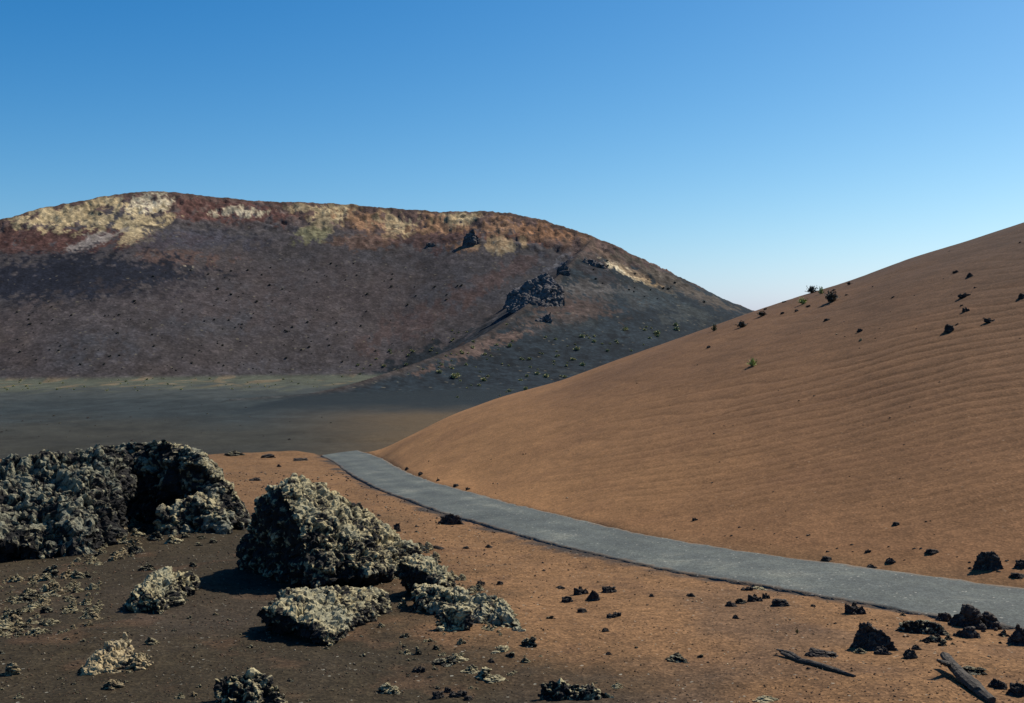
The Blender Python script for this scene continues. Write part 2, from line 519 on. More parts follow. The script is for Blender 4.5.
idx = np.arange(NR * NA).reshape(NR, NA)
Q4 = np.stack([idx[:-1, :-1], idx[:-1, 1:], idx[1:, 1:], idx[1:, :-1]], -1).reshape(-1, 4)
fz = Q4[:, 0]
is_hill = (T[fz] > .002) & (AA[fz] > -.125) & (AA[fz] < 1.25) & (RG[fz] < R1v[fz] + 34)
mt_ok = (mz + g) > FLOOR - .4
is_mtn = mt_ok[fz] & ~is_hill & (RG[fz] > 180)
is_gr = ~is_hill & ~is_mtn
VV = np.stack([X, Y, Z], -1)


def submesh(name, m):
    q = Q4[m]
    u, inv = np.unique(q, return_inverse=True)
    return mesh_from(name, VV[u], inv.reshape(q.shape)[:, ::-1], COL[u])


# ------------------------------------------------------------------ materials
class NT:
    def __init__(s, name):
        s.m = bpy.data.materials.new(name)
        s.m.use_nodes = True
        s.t = s.m.node_tree
        s.b = s.t.nodes['Principled BSDF']
        s.pos = s.n('ShaderNodeNewGeometry').outputs['Position']

    def n(s, ty, **kw):
        nd = s.t.nodes.new(ty)
        for k, v in kw.items():
            if hasattr(nd, k):
                setattr(nd, k, v)
            else:
                s.set(nd.inputs[k], v)
        return nd

    def set(s, inp, v):
        if isinstance(v, bpy.types.NodeSocket):
            s.t.links.new(v, inp)
        else:
            inp.default_value = v

    def noise(s, scale, detail=4, rough=.6, vec=None):
        nd = s.n('ShaderNodeTexNoise')
        s.set(nd.inputs['Vector'], vec or s.pos)
        s.set(nd.inputs['Scale'], scale)
        s.set(nd.inputs['Detail'], detail)
        s.set(nd.inputs['Roughness'], rough)
        return nd.outputs['Fac']

    def ramp(s, fac, *stops):
        nd = s.n('ShaderNodeValToRGB')
        s.set(nd.inputs[0], fac)
        e = nd.color_ramp.elements
        while len(e) < len(stops):
            e.new(.5)
        for el, (p, c) in zip(e, stops):
            el.position = p
            el.color = (*c, 1) if isinstance(c, tuple) else (c, c, c, 1)
        return nd.outputs[0]

    def mix(s, a, b, f, mode='MIX'):
        nd = s.n('ShaderNodeMix', data_type='RGBA', blend_type=mode)
        s.set(nd.inputs[0], f)
        s.set(nd.inputs[6], a)
        s.set(nd.inputs[7], b)
        return nd.outputs[2]

    def math(s, op, a, b=0.0):
        nd = s.n('ShaderNodeMath', operation=op)
        s.set(nd.inputs[0], a)
        s.set(nd.inputs[1], b)
        return nd.outputs[0]

    def attr(s, name):
        return s.n('ShaderNodeAttribute', attribute_name=name)

    def finish(s, col, rough=.95, bumps=(), spec=.15):
        s.set(s.b.inputs['Base Color'], col)
        s.set(s.b.inputs['Roughness'], rough)
        s.set(s.b.inputs['Specular IOR Level'], spec)
        nrm = None
        for h, st, dist in bumps:
            nd = s.n('ShaderNodeBump')
            s.set(nd.inputs['Height'], h)
            nd.inputs['Strength'].default_value = st
            nd.inputs['Distance'].default_value = dist
            if nrm is not None:
                s.set(nd.inputs['Normal'], nrm)
            nrm = nd.outputs[0]
        if nrm is not None:
            s.set(s.b.inputs['Normal'], nrm)
        return s.m


def grain(m, scale, lo, hi, rnd=True):
    v = m.n('ShaderNodeTexVoronoi')
    m.set(v.inputs['Vector'], m.pos)
    m.set(v.inputs['Scale'], scale)
    sp = m.n('ShaderNodeSeparateColor')
    m.set(sp.inputs[0], v.outputs['Color'])
    return m.ramp(sp.outputs[0], (0, lo), (.75, 1.0), (1, hi)), v.outputs['Distance'], sp.outputs[1]


def land_mat(name, gs, lo, hi, ns, bump, pale=(.4, .38, .3), pale_at=.995, vary=(.74, 1.26)):
    m = NT(name)
    c = m.attr('mineral').outputs['Color']
    gr, dist, rnd = grain(m, gs, lo, hi)
    c = m.mix(c, gr, 1.0, 'MULTIPLY')
    n = m.noise(ns, 6, .65)
    c = m.mix(c, m.ramp(n, (.3, vary[0]), (.7, vary[1])), 1.0, 'MULTIPLY')
    nb = m.noise(.55, 6, .7)
    c = m.mix(c, m.ramp(nb, (.3, .84), (.7, 1.16)), 1.0, 'MULTIPLY')
    g2, d2, r2 = grain(m, gs * 1.1, .9, 1.1)
    c = m.mix(c, pale + (1,), m.ramp(r2, (pale_at, 0.0), (min(pale_at + .004, 1), .55)))
    return m.finish(c, .97, ((n, .6, bump * 3), (dist, .55, bump)), .1)


M_ground = land_mat('volcanic_soil', 24, .6, 1.36, 4.5, .014)
M_hill = land_mat('hill_sand', 18, .74, 1.2, 3.1, .010, (.3, .2, .12), .9985, (.86, 1.13))
M_mtn = land_mat('crater_cinders', 1.1, .7, 1.3, .22, .12, (.14, .12, .08), .992)


def obj(name, me, mat, parent=None, kind=None):
    o = bpy.data.objects.new(name, me)
    if mat:
        if me.materials:
            me.materials[0] = mat
        else:
            me.materials.append(mat)
    LINK(o)
    if parent:
        o.parent = parent
    if kind:
        o['kind'] = kind
    return o


def tag(o, label, cat, group=None):
    o['label'] = label
    o['category'] = cat
    if group:
        o['group'] = group
    return o


gr_o = obj('ground', submesh('ground', is_gr), M_ground, kind='structure')
gr_o['label'] = 'brown and dark volcanic gravel ground with the grey crater floor beyond'
hl_o = obj('hill', submesh('hill', is_hill), M_hill, kind='structure')
hl_o['label'] = 'smooth rippled orange brown cinder hill rising on the right of the road'
mt_o = obj('mountain', submesh('mountain', is_mtn), M_mtn, kind='structure')
mt_o['label'] = 'large breached volcanic crater with ochre streaked rim and dark flank'

# road: a slab with ragged edges, following the land over the crest
cross = np.linspace(0, 1, 25)
RV, idxr = [], []
rag_n = fbm2(np.arange(NS) * 1.0, np.zeros(NS), 2.4, 5, 301, .7) * .06
rag_f = fbm2(np.arange(NS) * 1.0, np.zeros(NS) + 50, 2.4, 5, 303, .7) * .07
cz = np.array([height(*c) for c in ROADC])
cz = np.where(np.hypot(*ROADC.T) < 71, plane(ROADC[:, 0], ROADC[:, 1]), cz + .1)
for _ in range(6):
    cz[1:-1] = .25 * cz[:-2] + .5 * cz[1:-1] + .25 * cz[2:]
for k in range(NS):
    d = Fc[k] - Nc[k]
    L = np.linalg.norm(d)
    for u in cross:
        s_ = u + (rag_n[k] * (1 - u) - rag_f[k] * u) / L * 1.0
        p = Nc[k] + d * s_
        zz = cz[k] + ROADLIFT + .02 * (1 - (2 * u - 1) ** 2)
        RV.append((p[0], p[1], zz))
RV = np.array(RV)
nc = len(cross)
gi = np.arange(NS * nc).reshape(NS, nc)
rq = [np.stack([gi[:-1, :-1], gi[1:, :-1], gi[1:, 1:], gi[:-1, 1:]], -1).reshape(-1, 4)]
lowN = RV[gi[:, 0]] + np.array([-.05, -.05, -.17])
lowF = RV[gi[:, -1]] + np.array([.03, .03, -.17])
b0 = len(RV)
RVV = np.vstack([RV, lowN, lowF])
n_i, f_i = b0 + np.arange(NS), b0 + NS + np.arange(NS)
rq.append(np.stack([gi[:-1, 0], n_i[:-1], n_i[1:], gi[1:, 0]], -1))
rq.append(np.stack([gi[:-1, -1], gi[1:, -1], f_i[1:], f_i[:-1]], -1))
m = NT('road_asphalt')
gr, dist, rnd = grain(m, 26, .7, 1.3)
n = m.noise(.55, 6, .65)
n_f = m.noise(6, 4, .6)
c = m.ramp(n, (.28, (.050, .056, .050)), (.55, (.081, .089, .078)), (.78, (.165, .165, .13)))
c = m.mix(c, gr, 1.0, 'MULTIPLY')
c = m.mix(c, m.ramp(n_f, (.3, .8), (.7, 1.2)), 1.0, 'MULTIPLY')
c = m.mix(c, m.mix(c, (1.28, 1.26, 1.2, 1), 1.0, 'MULTIPLY'), m.math('MULTIPLY', m.attr('track').outputs['Fac'], .7))
n_p = m.noise(1.9, 5, .7)
c = m.mix(c, (.055, .058, .052, 1), m.ramp(n_p, (.60, 0.0), (.66, .5)))
sandy = m.math('ADD', m.math('MULTIPLY', m.attr('edge').outputs['Fac'], .75), m.math('MULTIPLY', m.math('SUBTRACT', n_p, .5), 1.6))
c = m.mix(c, (.13, .085, .05, 1), m.ramp(sandy, (.42, 0.0), (.8, .75)))
g2, d2, r2 = grain(m, 24, .9, 1.1)
c = m.mix(c, (.45, .42, .34, 1), m.ramp(r2, (.994, 0.0), (.996, .5)))
M_road = m.finish(c, .85, ((dist, .5, .01), (n_f, .3, .02)), .25)
uu = np.r_[np.tile(cross, NS), np.zeros(2 * NS)]
rme = mesh_from('road', RVV, np.vstack(rq))
for nm, vals in (('edge', np.r_[np.tile(np.exp(-(np.minimum(cross, 1 - cross) / .07) ** 2), NS), np.ones(2 * NS) * .4]),
                 ('track', np.exp(-((uu - .27) / .09) ** 2) + np.exp(-((uu - .73) / .09) ** 2))):
    at_ = rme.attributes.new(nm, 'FLOAT', 'POINT')
    at_.data.foreach_set('value', vals.astype(np.float32))
rd = obj('road', rme, M_road, kind='structure')
rd['label'] = 'narrow grey asphalt road curving over the crest at the foot of the orange hill'

# ------------------------------------------------------------------ world and sun
AZ, EL = math.radians(57), math.radians(48)
world = bpy.data.worlds.new('World')
scene.world = world
world.use_nodes = True
wt = world.node_tree
bg = wt.nodes['Background']
sky = wt.nodes.new('ShaderNodeTexSky')
sky.sky_type = 'NISHITA'
sky.sun_disc = False
sky.sun_elevation = EL
sky.sun_rotation = AZ
sky.altitude = 400
sky.air_density = 1.0
sky.dust_density = 1.0
sky.ozone_density = 2.5
sepc = wt.nodes.new('ShaderNodeSeparateColor')
comb = wt.nodes.new('ShaderNodeCombineColor')
wt.links.new(sky.outputs[0], sepc.inputs[0])


def wmath(op, a, b):
    nd = wt.nodes.new('ShaderNodeMath')
    nd.operation = op
    for i_, v in enumerate((a, b)):
        if isinstance(v, bpy.types.NodeSocket):
            wt.links.new(v, nd.inputs[i_])
        else:
            nd.inputs[i_].default_value = v
    return nd.outputs[0]


# deepens the blue of the clear sky as the photograph's film does
KS = 1 / .106
r_s = wmath('MULTIPLY', wmath('POWER', wmath('MAXIMUM', wmath('SUBTRACT', sepc.outputs[0], 1.0), 0.01), 1.52), .048 * KS)
g_s = wmath('MULTIPLY', wmath('POWER', sepc.outputs[1], 1.48), .0405 * KS)
g_s = wmath('ADD', g_s, wmath('MULTIPLY', sepc.outputs[0], .0105 * KS))
b_s = wmath('ADD', wmath('MULTIPLY', sepc.outputs[2], .094 * KS), wmath('MULTIPLY', sepc.outputs[0], .047 * KS))
wt.links.new(r_s, comb.inputs[0])
wt.links.new(g_s, comb.inputs[1])
wt.links.new(b_s, comb.inputs[2])
wt.links.new(comb.outputs[0], bg.inputs[0])
bg.inputs[1].default_value = .07
sun = bpy.data.lights.new('sun', 'SUN')
sun.energy = 4.0
sun.angle = math.radians(.5)
sun.color = (1, .94, .835)
so = bpy.data.objects.new('sun', sun)
sv = Vector((math.sin(AZ) * math.cos(EL), math.cos(AZ) * math.cos(EL), math.sin(EL)))
so.rotation_euler = sv.to_track_quat('Z', 'Y').to_euler()
so.location = (30, 20, 60)
LINK(so)
vs = scene.view_settings
vs.view_transform = 'Standard'
vs.look = 'None'
vs.exposure = .6
vs.gamma = 1
# ------------------------------------------------------------------ lava rocks
def rock_mat(name, base, crust, crust2, lo, hi, bump=.03, sc=1.0):
    """dark basalt with a pale weathered crust of lichen on the knobs, with lit tops painted in"""
    m = NT(name)
    k = m.attr('knob').outputs['Fac']
    tc = m.n('ShaderNodeTexCoord').outputs['Object']
    n = m.noise(7 * sc, 6, .7, tc)
    n2 = m.noise(1.4 * sc, 4, .6, tc)
    n3 = m.noise(26 * sc, 3, .6, tc)
    f = m.math('ADD', k, m.math('MULTIPLY', m.math('SUBTRACT', n, .5), 1.3))
    f = m.math('ADD', f, m.math('MULTIPLY', m.math('SUBTRACT', n2, .5), 1.5))
    f = m.math('ADD', f, m.math('MULTIPLY', m.math('SUBTRACT', n3, .5), .6))
    msk = m.ramp(f, (lo, 0.0), (hi, 1.0))
    cc = m.mix((*crust, 1), (*crust2, 1), m.ramp(n2, (.38, 0.0), (.62, 1.0)))
    cc = m.mix(cc, m.ramp(n3, (.3, .75), (.7, 1.2)), 1.0, 'MULTIPLY')
    c = m.mix((*base, 1), cc, msk)
    return m.finish(c, .93, ((n, .7, bump * 1.5), (n3, .6, bump * .6)), .2)


BAS = (.017, .0155, .014)
MR = {
    'pale': rock_mat('lichen_lava', BAS, (.48, .39, .205), (.27, .245, .155), .46, .82),
    'ochre': rock_mat('ochre_lava', (.05, .04, .03), (.44, .33, .17), (.30, .24, .14), .32, .7),
    'mixed': rock_mat('speckled_lava', BAS, (.42, .35, .19), (.17, .165, .12), .52, .86),
    'dim': rock_mat('grey_crust_lava', BAS, (.34, .30, .18), (.15, .15, .11), .60, .98),
    'chip': rock_mat('lichen_chip', BAS, (.50, .41, .22), (.33, .29, .18), .28, .66),
    'dark': rock_mat('dark_lava', (.033, .028, .026), (.13, .10, .07), (.09, .08, .066), .42, .98),
    'cliff': rock_mat('crag_lava', (.065, .058, .058), (.18, .155, .13), (.12, .11, .11), .3, .85, .3, .12),
    'crag_brown': rock_mat('rim_lava', (.09, .07, .045), (.24, .17, .09), (.16, .14, .07), .3, .8, .3, .12),
}


def remeshed(hulls, voxel):
    bm = bmesh.new()
    for hp in hulls:
        b2 = bmesh.new()
        for p in hp:
            b2.verts.new(p)
        bmesh.ops.convex_hull(b2, input=b2.verts)
        loose = [v for v in b2.verts if not v.link_faces]
        bmesh.ops.delete(b2, geom=loose, context='VERTS')
        tmp = bpy.data.meshes.new('tmp')
        b2.to_mesh(tmp)
        bm.from_mesh(tmp)
        bpy.data.meshes.remove(tmp)
        b2.free()
    me = bpy.data.meshes.new('tmp')
    bm.to_mesh(me)
    bm.free()
    o = bpy.data.objects.new('tmp', me)
    LINK(o)
    md = o.modifiers.new('r', 'REMESH')
    md.mode = 'VOXEL'
    md.voxel_size = voxel
    ev = o.evaluated_get(bpy.context.evaluated_depsgraph_get())
    em = ev.to_mesh()
    n = len(em.vertices)
    V = np.zeros(n * 3)
    em.vertices.foreach_get('co', V)
    Nn = np.zeros(n * 3)
    em.vertices.foreach_get('normal', Nn)
    Fq = [tuple(p.vertices) for p in em.polygons]
    ev.to_mesh_clear()
    bpy.data.objects.remove(o)
    bpy.data.meshes.remove(me)
    return V.reshape(-1, 3), Nn.reshape(-1, 3), Fq


def clinker(V, Nn, seed, size, rough=1.0, up=.42):
    """rough aa surface: broken blocks, knobs and grit pushed out along the normals; returns points and the knob value"""
    off = np.array([seed * 3.17, seed * 1.31, seed * 7.7])
    w = V + .3 * size * np.stack([vnoise(V / (.8 * size) + off + q, seed + q) for q in (1, 2, 3)], -1)
    a, a2, ida = worley(w / (1.25 * size) + off, seed)
    b, b2, idb = worley(w / (np.array([.48, .48, .34]) * size) + off, seed + 5)
    c, c2, idc = worley(w / (.2 * size) + off, seed + 9)
    e, e2, ide = worley(V / (.1 * size) + off, seed + 13)
    m = .5 + .5 * np.clip(2.2 * vnoise(V / (.9 * size) + off, seed + 21), -1, 1)
    crack = -np.exp(-((a2 - a) / .10) ** 2) * .16 - np.exp(-((b2 - b) / .12) ** 2) * .07
    fb = fbm(V / (1.5 * size) + off, 4, seed + 3)
    d = .34 * (ida - .5) + .22 * (.6 - a) + .20 * (idb - .5) + .16 * (.55 - b) * (1 - .5 * m) + .15 * (.5 - c) * (.4 + m) + .09 * (idc - .5) * m + .05 * (ide - .5) + .24 * fb + crack
    knob = .36 + .3 * (.55 - b) + .5 * (.5 - c) + .22 * (idb - .5) + .42 * (idc - .5) + .22 * (ide - .5) + up * Nn[:, 2]  # lichen on upward faces, strengthened to paint lit tops against shaded sides
    V2 = V + Nn * (d * size * rough)[:, None]
    V2 += .05 * size * rough * np.stack([vnoise(V / (.1 * size) + off + q, seed + q + 30) for q in (1, 2, 3)], -1)
    return V2, knob


def finish_mesh(name, V, Fq, knob, smooth=False):
    me = bpy.data.meshes.new(name)
    me.from_pydata(V.tolist(), [], Fq)
    at = me.attributes.new('knob', 'FLOAT', 'POINT')
    at.data.foreach_set('value', np.asarray(knob, np.float32))
    if smooth:
        me.polygons.foreach_set('use_smooth', np.ones(len(me.polygons), bool))
    me.update()
    return me


def frame(px, py, rmin=8):
    P = hit(px, py, rmin)
    a = math.atan2(P.x, P.y)
    s = math.hypot(P.x, P.y) / F
    return P, a, s


def lava(name, label, cat, px, py, hulls, style, seed, size, rough=1.0, voxel=.05, group=None, smooth=False, rmin=8, follow=True, sink=.08):
    """one lava block; hull points are (right, away, up) in photo pixels at the block's own distance"""
    P, a, s = frame(px, py, rmin)
    HS = []
    for hp in hulls:
        q = []
        for (u, v, w) in hp:
            lx, ly = u * s, v * s
            wx = P.x + lx * math.cos(a) + ly * math.sin(a)
            wy = P.y - lx * math.sin(a) + ly * math.cos(a)
            dz = (height(wx, wy) - P.z) if follow else 0
            q.append((wx - P.x, wy - P.y, w * s + dz - (sink if w < 6 else 0)))
        HS.append(q)
    V, Nn, Fq = remeshed(HS, voxel)
    V, knob = clinker(V, Nn, seed, size, rough)
    o = obj(name, finish_mesh(name, V, Fq, knob, smooth), MR[style])
    o.location = P
    return tag(o, label, cat, group)


lava('lava_mass', 'tall dark lava mass with a black shaded hollow under its pale knobbly top', 'lava rock', 185, 532, [
    [(-96, 124, 54), (-90, 116, 72), (-56, 96, 84), (-18, 66, 88), (12, 40, 74), (26, 26, 52), (24, 14, 26), (52, 50, 30), (58, 30, 12), (54, 20, 0), (30, 20, 0), (12, 34, 0), (-20, 84, 4), (-80, 128, 8), (30, 110, 62), (-30, 130, 82), (52, 100, 6), (-60, 150, 0)],
    [(-26, -4, 0), (20, -18, 0), (42, -16, 0), (50, 0, 8), (34, -6, 22), (8, 6, 32), (-20, 6, 18), (48, 30, 24), (-16, 30, 14), (20, 30, 40)],
    [(14, 20, 0), (57, 0, 0), (62, 40, 0), (54, 30, 34), (34, 30, 54), (15, 24, 44), (14, 60, 40)],
], 'mixed', 3, .62, .85, .05)
lava('lava_mass', 'long low lava crag crusted with pale lichen, cut off by the left edge', 'lava rock', 50, 560, [
    [(-130, 10, 26), (-60, 0, 24), (-22, 0, 18), (-8, 8, 6), (-24, 30, 36), (-60, 30, 40), (-130, 40, 40), (-130, 50, 0), (-60, 36, 0), (-22, 22, 0), (-4, 26, 0), (-60, 90, 20)],
    [(-130, 60, 38), (-110, 120, 76), (-40, 130, 82), (0, 130, 80), (30, 130, 86), (56, 140, 92), (78, 150, 84), (80, 140, 30), (66, 90, 22), (56, 50, 10), (40, 20, 4), (20, 4, 0), (-10, 6, 0), (60, 60, 0), (80, 150, 0), (-130, 180, 0), (76, 180, 0), (10, 60, 44), (-30, 70, 52)],
    [(-6, 10, 0), (16, 0, 0), (34, 10, 0), (36, 24, 18), (10, 24, 30), (0, 34, 34), (50, 50, 20), (60, 70, 6)],
], 'dim', 11, .6, 1.05, .05)
lava('lava_boulder', 'largest boulder, pale lichen-crusted wedge with a black shaded left face and long shadow', 'boulder', 318, 590, [
    [(-6, -10, 6), (-12, -2, 40), (-24, 16, 74), (-40, 44, 100), (-52, 70, 92), (-70, 96, 56), (-84, 112, 20), (-84, 116, 0), (0, 16, 0), (-22, 84, 100), (4, 96, 92), (40, 92, 74), (82, 94, 44), (104, 80, 26), (112, 76, 6), (98, 56, 0), (52, 6, 14), (30, 24, 48), (64, 46, 38), (56, 36, 0), (-40, 140, 0), (80, 140, 0)],
], 'pale', 5, .38, .95, .042)
lava('lava_boulder', 'low jagged slab-like boulder with pale knobs in front of the largest boulder', 'boulder', 322, 646, [
    [(-70, 70, 16), (-64, 64, 27), (-38, 36, 25), (-8, 8, 17), (8, -6, 5), (-54, 88, 0), (-16, 44, 0), (12, 4, 0), (-34, 96, 38), (-10, 60, 32), (20, 60, 22), (24, 24, 10), (26, 30, 0), (0, 110, 34), (30, 100, 12)],
    [(-20, 60, 20), (10, 90, 40), (44, 140, 34), (68, 160, 24), (74, 150, 4), (54, 104, 2), (30, 52, 0), (42, 80, 18), (26, 40, 12), (0, 170, 0), (70, 180, 0), (-30, 120, 30)],
], 'pale', 8, .27, 1.0, .034)
lava('lava_boulder', 'squat boulder with a pale cap and dark undercut left side, right of the largest boulder', 'boulder', 428, 600, [
    [(-38, 34, 24), (-30, 30, 36), (-4, 12, 28), (18, 0, 14), (26, 6, 8), (-22, 58, 0), (4, 34, 0), (24, 14, 0), (-16, 50, 42), (10, 40, 34), (28, 30, 18), (0, 80, 6)],
], 'pale', 13, .28, .95, .03)
lava('lava_outcrop', 'long crusty tongue of grey lava rubble running down right of the largest boulder', 'lava rock', 470, 619, [
    [(-56, 60, 0), (-46, 76, 18), (-20, 70, 18), (8, 46, 22), (26, 24, 22), (40, 0, 14), (48, -40, 8), (50, -58, 0), (30, -36, 0), (10, -6, 0), (-16, 14, 0), (-34, 30, 4), (0, 66, 10), (44, 10, 0), (-30, 110, 0), (14, 10, 14), (34, -24, 9)],
    [(-66, 70, 0), (-60, 76, 22), (-24, 44, 24), (0, 34, 20), (16, 30, 10), (-30, 100, 0), (14, 66, 0), (-44, 34, 0), (0, 10, 0)],
    [(-20, 6, 0), (-30, 20, 6), (-18, 34, 15), (4, 30, 18), (20, 10, 12), (30, -14, 0)],
], 'pale', 17, .30, 1.0, .034)
lava('lava_boulder', 'rounded pale clump below the rubble tongue with dark pits along its lower edge', 'boulder', 455, 632, [
    [(-18, 6, 0), (-20, 14, 8), (-6, 20, 22), (8, 18, 20), (18, 8, 8), (16, 0, 0), (-6, -2, 0), (0, 30, 6)],
], 'pale', 19, .28, .95, .026)
lava('lava_boulder', 'isolated pale knobbly rock left of the largest boulder shadow', 'boulder', 163, 614, [
    [(-34, 16, 0), (-34, 34, 14), (-18, 22, 20), (-4, 2, 10), (-2, -4, 0), (10, 60, 24), (26, 100, 22), (36, 120, 8), (18, 50, 0), (-24, 100, 0), (-6, 90, 28), (34, 130, 0)],
    [(4, 50, 6), (30, 84, 4), (36, 90, 16), (14, 90, 20), (8, 60, 14), (30, 110, 0), (10, 100, 0)],
], 'pale', 23, .30, 1.0, .028)
lava('lava_boulder', 'crumbly ochre rock low in the left foreground with a dark notch on its right', 'boulder', 116, 674, [
    [(-30, 10, 0), (-26, 24, 8), (-4, 30, 16), (8, 60, 22), (16, 56, 18), (6, 16, 8), (2, 0, 0), (-16, 0, 0), (-10, 80, 0), (16, 70, 0)],
    [(2, 22, 4), (14, 20, 15), (32, 24, 10), (34, 20, 4), (24, 6, 4), (20, 4, 0), (16, 40, 6), (30, 30, 0)],
], 'ochre', 29, .22, 1.0, .022)
lava('lava_boulder', 'pale rock with a black cavity cut off by the bottom edge, left foreground', 'boulder', 250, 706, [
    [(-38, 4, 0), (-34, 14, 18), (-22, 20, 24), (-6, 14, 16), (8, 20, 26), (16, 18, 24), (36, 6, 6), (34, -4, 0), (0, -6, 0), (0, 30, 4)],
], 'pale', 31, .26, 1.05, .024)
lava('lava_boulder', 'dark and cream layered rock lying at the bottom edge in the middle of the foreground', 'boulder', 576, 700, [
    [(-38, 2, 0), (-38, 8, 14), (-26, 12, 18), (0, 10, 14), (20, 10, 10), (44, 6, 4), (46, 2, 0), (10, -2, 0), (-10, 22, 0)],
], 'mixed', 37, .20, .95, .02)
lava('lava_boulder', 'big black twin-peaked rock standing on the sand at lower right', 'boulder', 872, 650, [
    [(-24, 2, 0), (-16, 6, 8), (-12, 8, 24), (-4, 8, 26), (2, 6, 17), (16, 8, 15), (22, 6, 6), (26, 2, 0), (0, -2, 0), (0, 16, 0)],
], 'dark', 41, .16, .8, .02)
lava('lava_boulder', 'black blocky rock at the foot of the hill beyond the road, near the right edge', 'boulder', 987, 571, [
    [(-17, 2, 0), (-10, 6, 12), (-3, 8, 17), (7, 8, 17), (12, 6, 10), (17, 2, 0), (0, -2, 0), (0, 14, 0)],
], 'dark', 43, .2, .8, .028)
lava('lava_boulder', 'dark jagged rock heap beside the near edge of the road left of centre', 'boulder', 452, 525, [
    [(-19, 3, 0), (-12, 5, 10), (-4, 6, 6), (2, 5, 12), (8, 5, 8), (18, 2, 0), (0, -2, 0), (0, 10, 0)],
], 'dark', 47, .24, .9, .03)
# the dark lava heap by the road at the right edge, block by block
for q, (px, py, w, h, st, lab) in enumerate([
        (922, 634, 56, 17, 'mixed', 'flat grey rubble slab at the left end of the roadside heap'),
        (966, 628, 36, 26, 'dark', 'tallest spiky dark block in the middle of the roadside heap'),
        (946, 622, 20, 12, 'dark', 'small dark block at the back of the roadside heap, touching the road'),
        (988, 629, 28, 17, 'dark', 'dark block right of the tallest one in the roadside heap'),
        (934, 643, 34, 9, 'mixed', 'low speckled slab at the front of the roadside heap'),
        (966, 638, 26, 11, 'dark', 'front dark block below the tallest one in the roadside heap'),
        (1004, 637, 16, 9, 'mixed', 'pale-topped stone in the right half of the roadside heap'),
        (1020, 646, 24, 24, 'dark', 'dark block at the right edge of the picture in the roadside heap')]):
    k = random.Random(q)
    h *= .8
    hp = [(-w / 2, 2, 0), (w / 2, 2, 0), (0, -2, 0), (0, w * .5, 0), (-w * .3, 4, h * k.uniform(.5, .8)), (w * k.uniform(-.15, .1), 5, h), (w * .3, 5, h * k.uniform(.5, .8)), (w * .1, w * .3, h * .8), (-w * .45, w * .3, 0), (w * .45, w * .3, 0)]
    lava('lava_block', lab, 'lava rock', px, py, [hp], st, 50 + q, .17, .85, .022, 'blocks of the roadside lava heap', sink=.04)

# crags and outcrops on the crater, tens of metres across
for q, (px, py, hp, st, lab) in enumerate([
        (540, 306, [(-36, 0, 0), (-34, 14, 12), (-20, 20, 20), (0, 20, 32), (8, 20, 34), (24, 14, 18), (28, 6, 4), (20, 0, 0), (0, -4, 2), (0, 50, 10)], 'cliff', 'large dark crag on the spur of the crater, biggest outcrop of the slope'),
        (516, 303, [(-14, 0, 0), (-10, 8, 10), (6, 10, 16), (14, 4, 6), (12, 0, 0), (0, 20, 4)], 'cliff', 'brownish crag joined to the left of the largest crag on the spur'),
        (538, 323, [(-16, 0, 0), (-12, 4, 5), (4, 6, 7), (14, 8, 12), (16, 4, 4), (8, 0, 0), (0, 14, 3)], 'cliff', 'low dark ledge just below the largest crag on the spur'),
        (563, 276, [(-9, 0, 0), (-7, 4, 8), (2, 6, 14), (8, 4, 8), (9, 0, 0), (0, 16, 3)], 'cliff', 'small dark crag above the largest crag, under the rim'),
        (592, 266, [(-18, 0, 2), (-8, 4, 8), (4, 4, 6), (22, 2, 0), (0, -2, 0), (0, 14, 3)], 'cliff', 'long dark ledge under the right end of the rim'),
        (471, 247, [(-10, 0, 0), (-8, 4, 12), (2, 4, 18), (10, 4, 8), (9, 0, 0), (0, 14, 3)], 'cliff', 'dark notch-like outcrop in the orange part of the rim'),
        (431, 248, [(-8, 0, 0), (-5, 3, 6), (4, 3, 7), (8, 0, 0), (0, 8, 2)], 'cliff', 'small dark outcrop left of the notch in the orange rim'),
        (303, 254, [(-14, 0, 0), (-6, 6, 3), (10, 8, 4), (20, 4, 3), (14, 0, 0), (0, 20, 5)], 'crag_brown', 'olive brown outcrop beneath the cream streak at mid rim'),
        (346, 238, [(-8, 0, 0), (-3, 6, 3), (8, 6, 3), (12, 0, 0), (0, 12, 4)], 'crag_brown', 'brown outcrop just right of the cream streak at mid rim'),
        (160, 266, [(-18, 0, 0), (-4, 2, 4), (10, 2, 4), (14, 0, 0), (0, 8, 1)], 'crag_brown', 'flat ledge of rock below the cream patch on the crater wall')]):
    lava('crag', lab, 'outcrop', px, py, [[(u, v * 1.3, w * 1.05) for u, v, w in hp]], st, 70 + q, 3.4, .55, .5, 'crags on the crater', rmin=150, follow=False, sink=3.0)


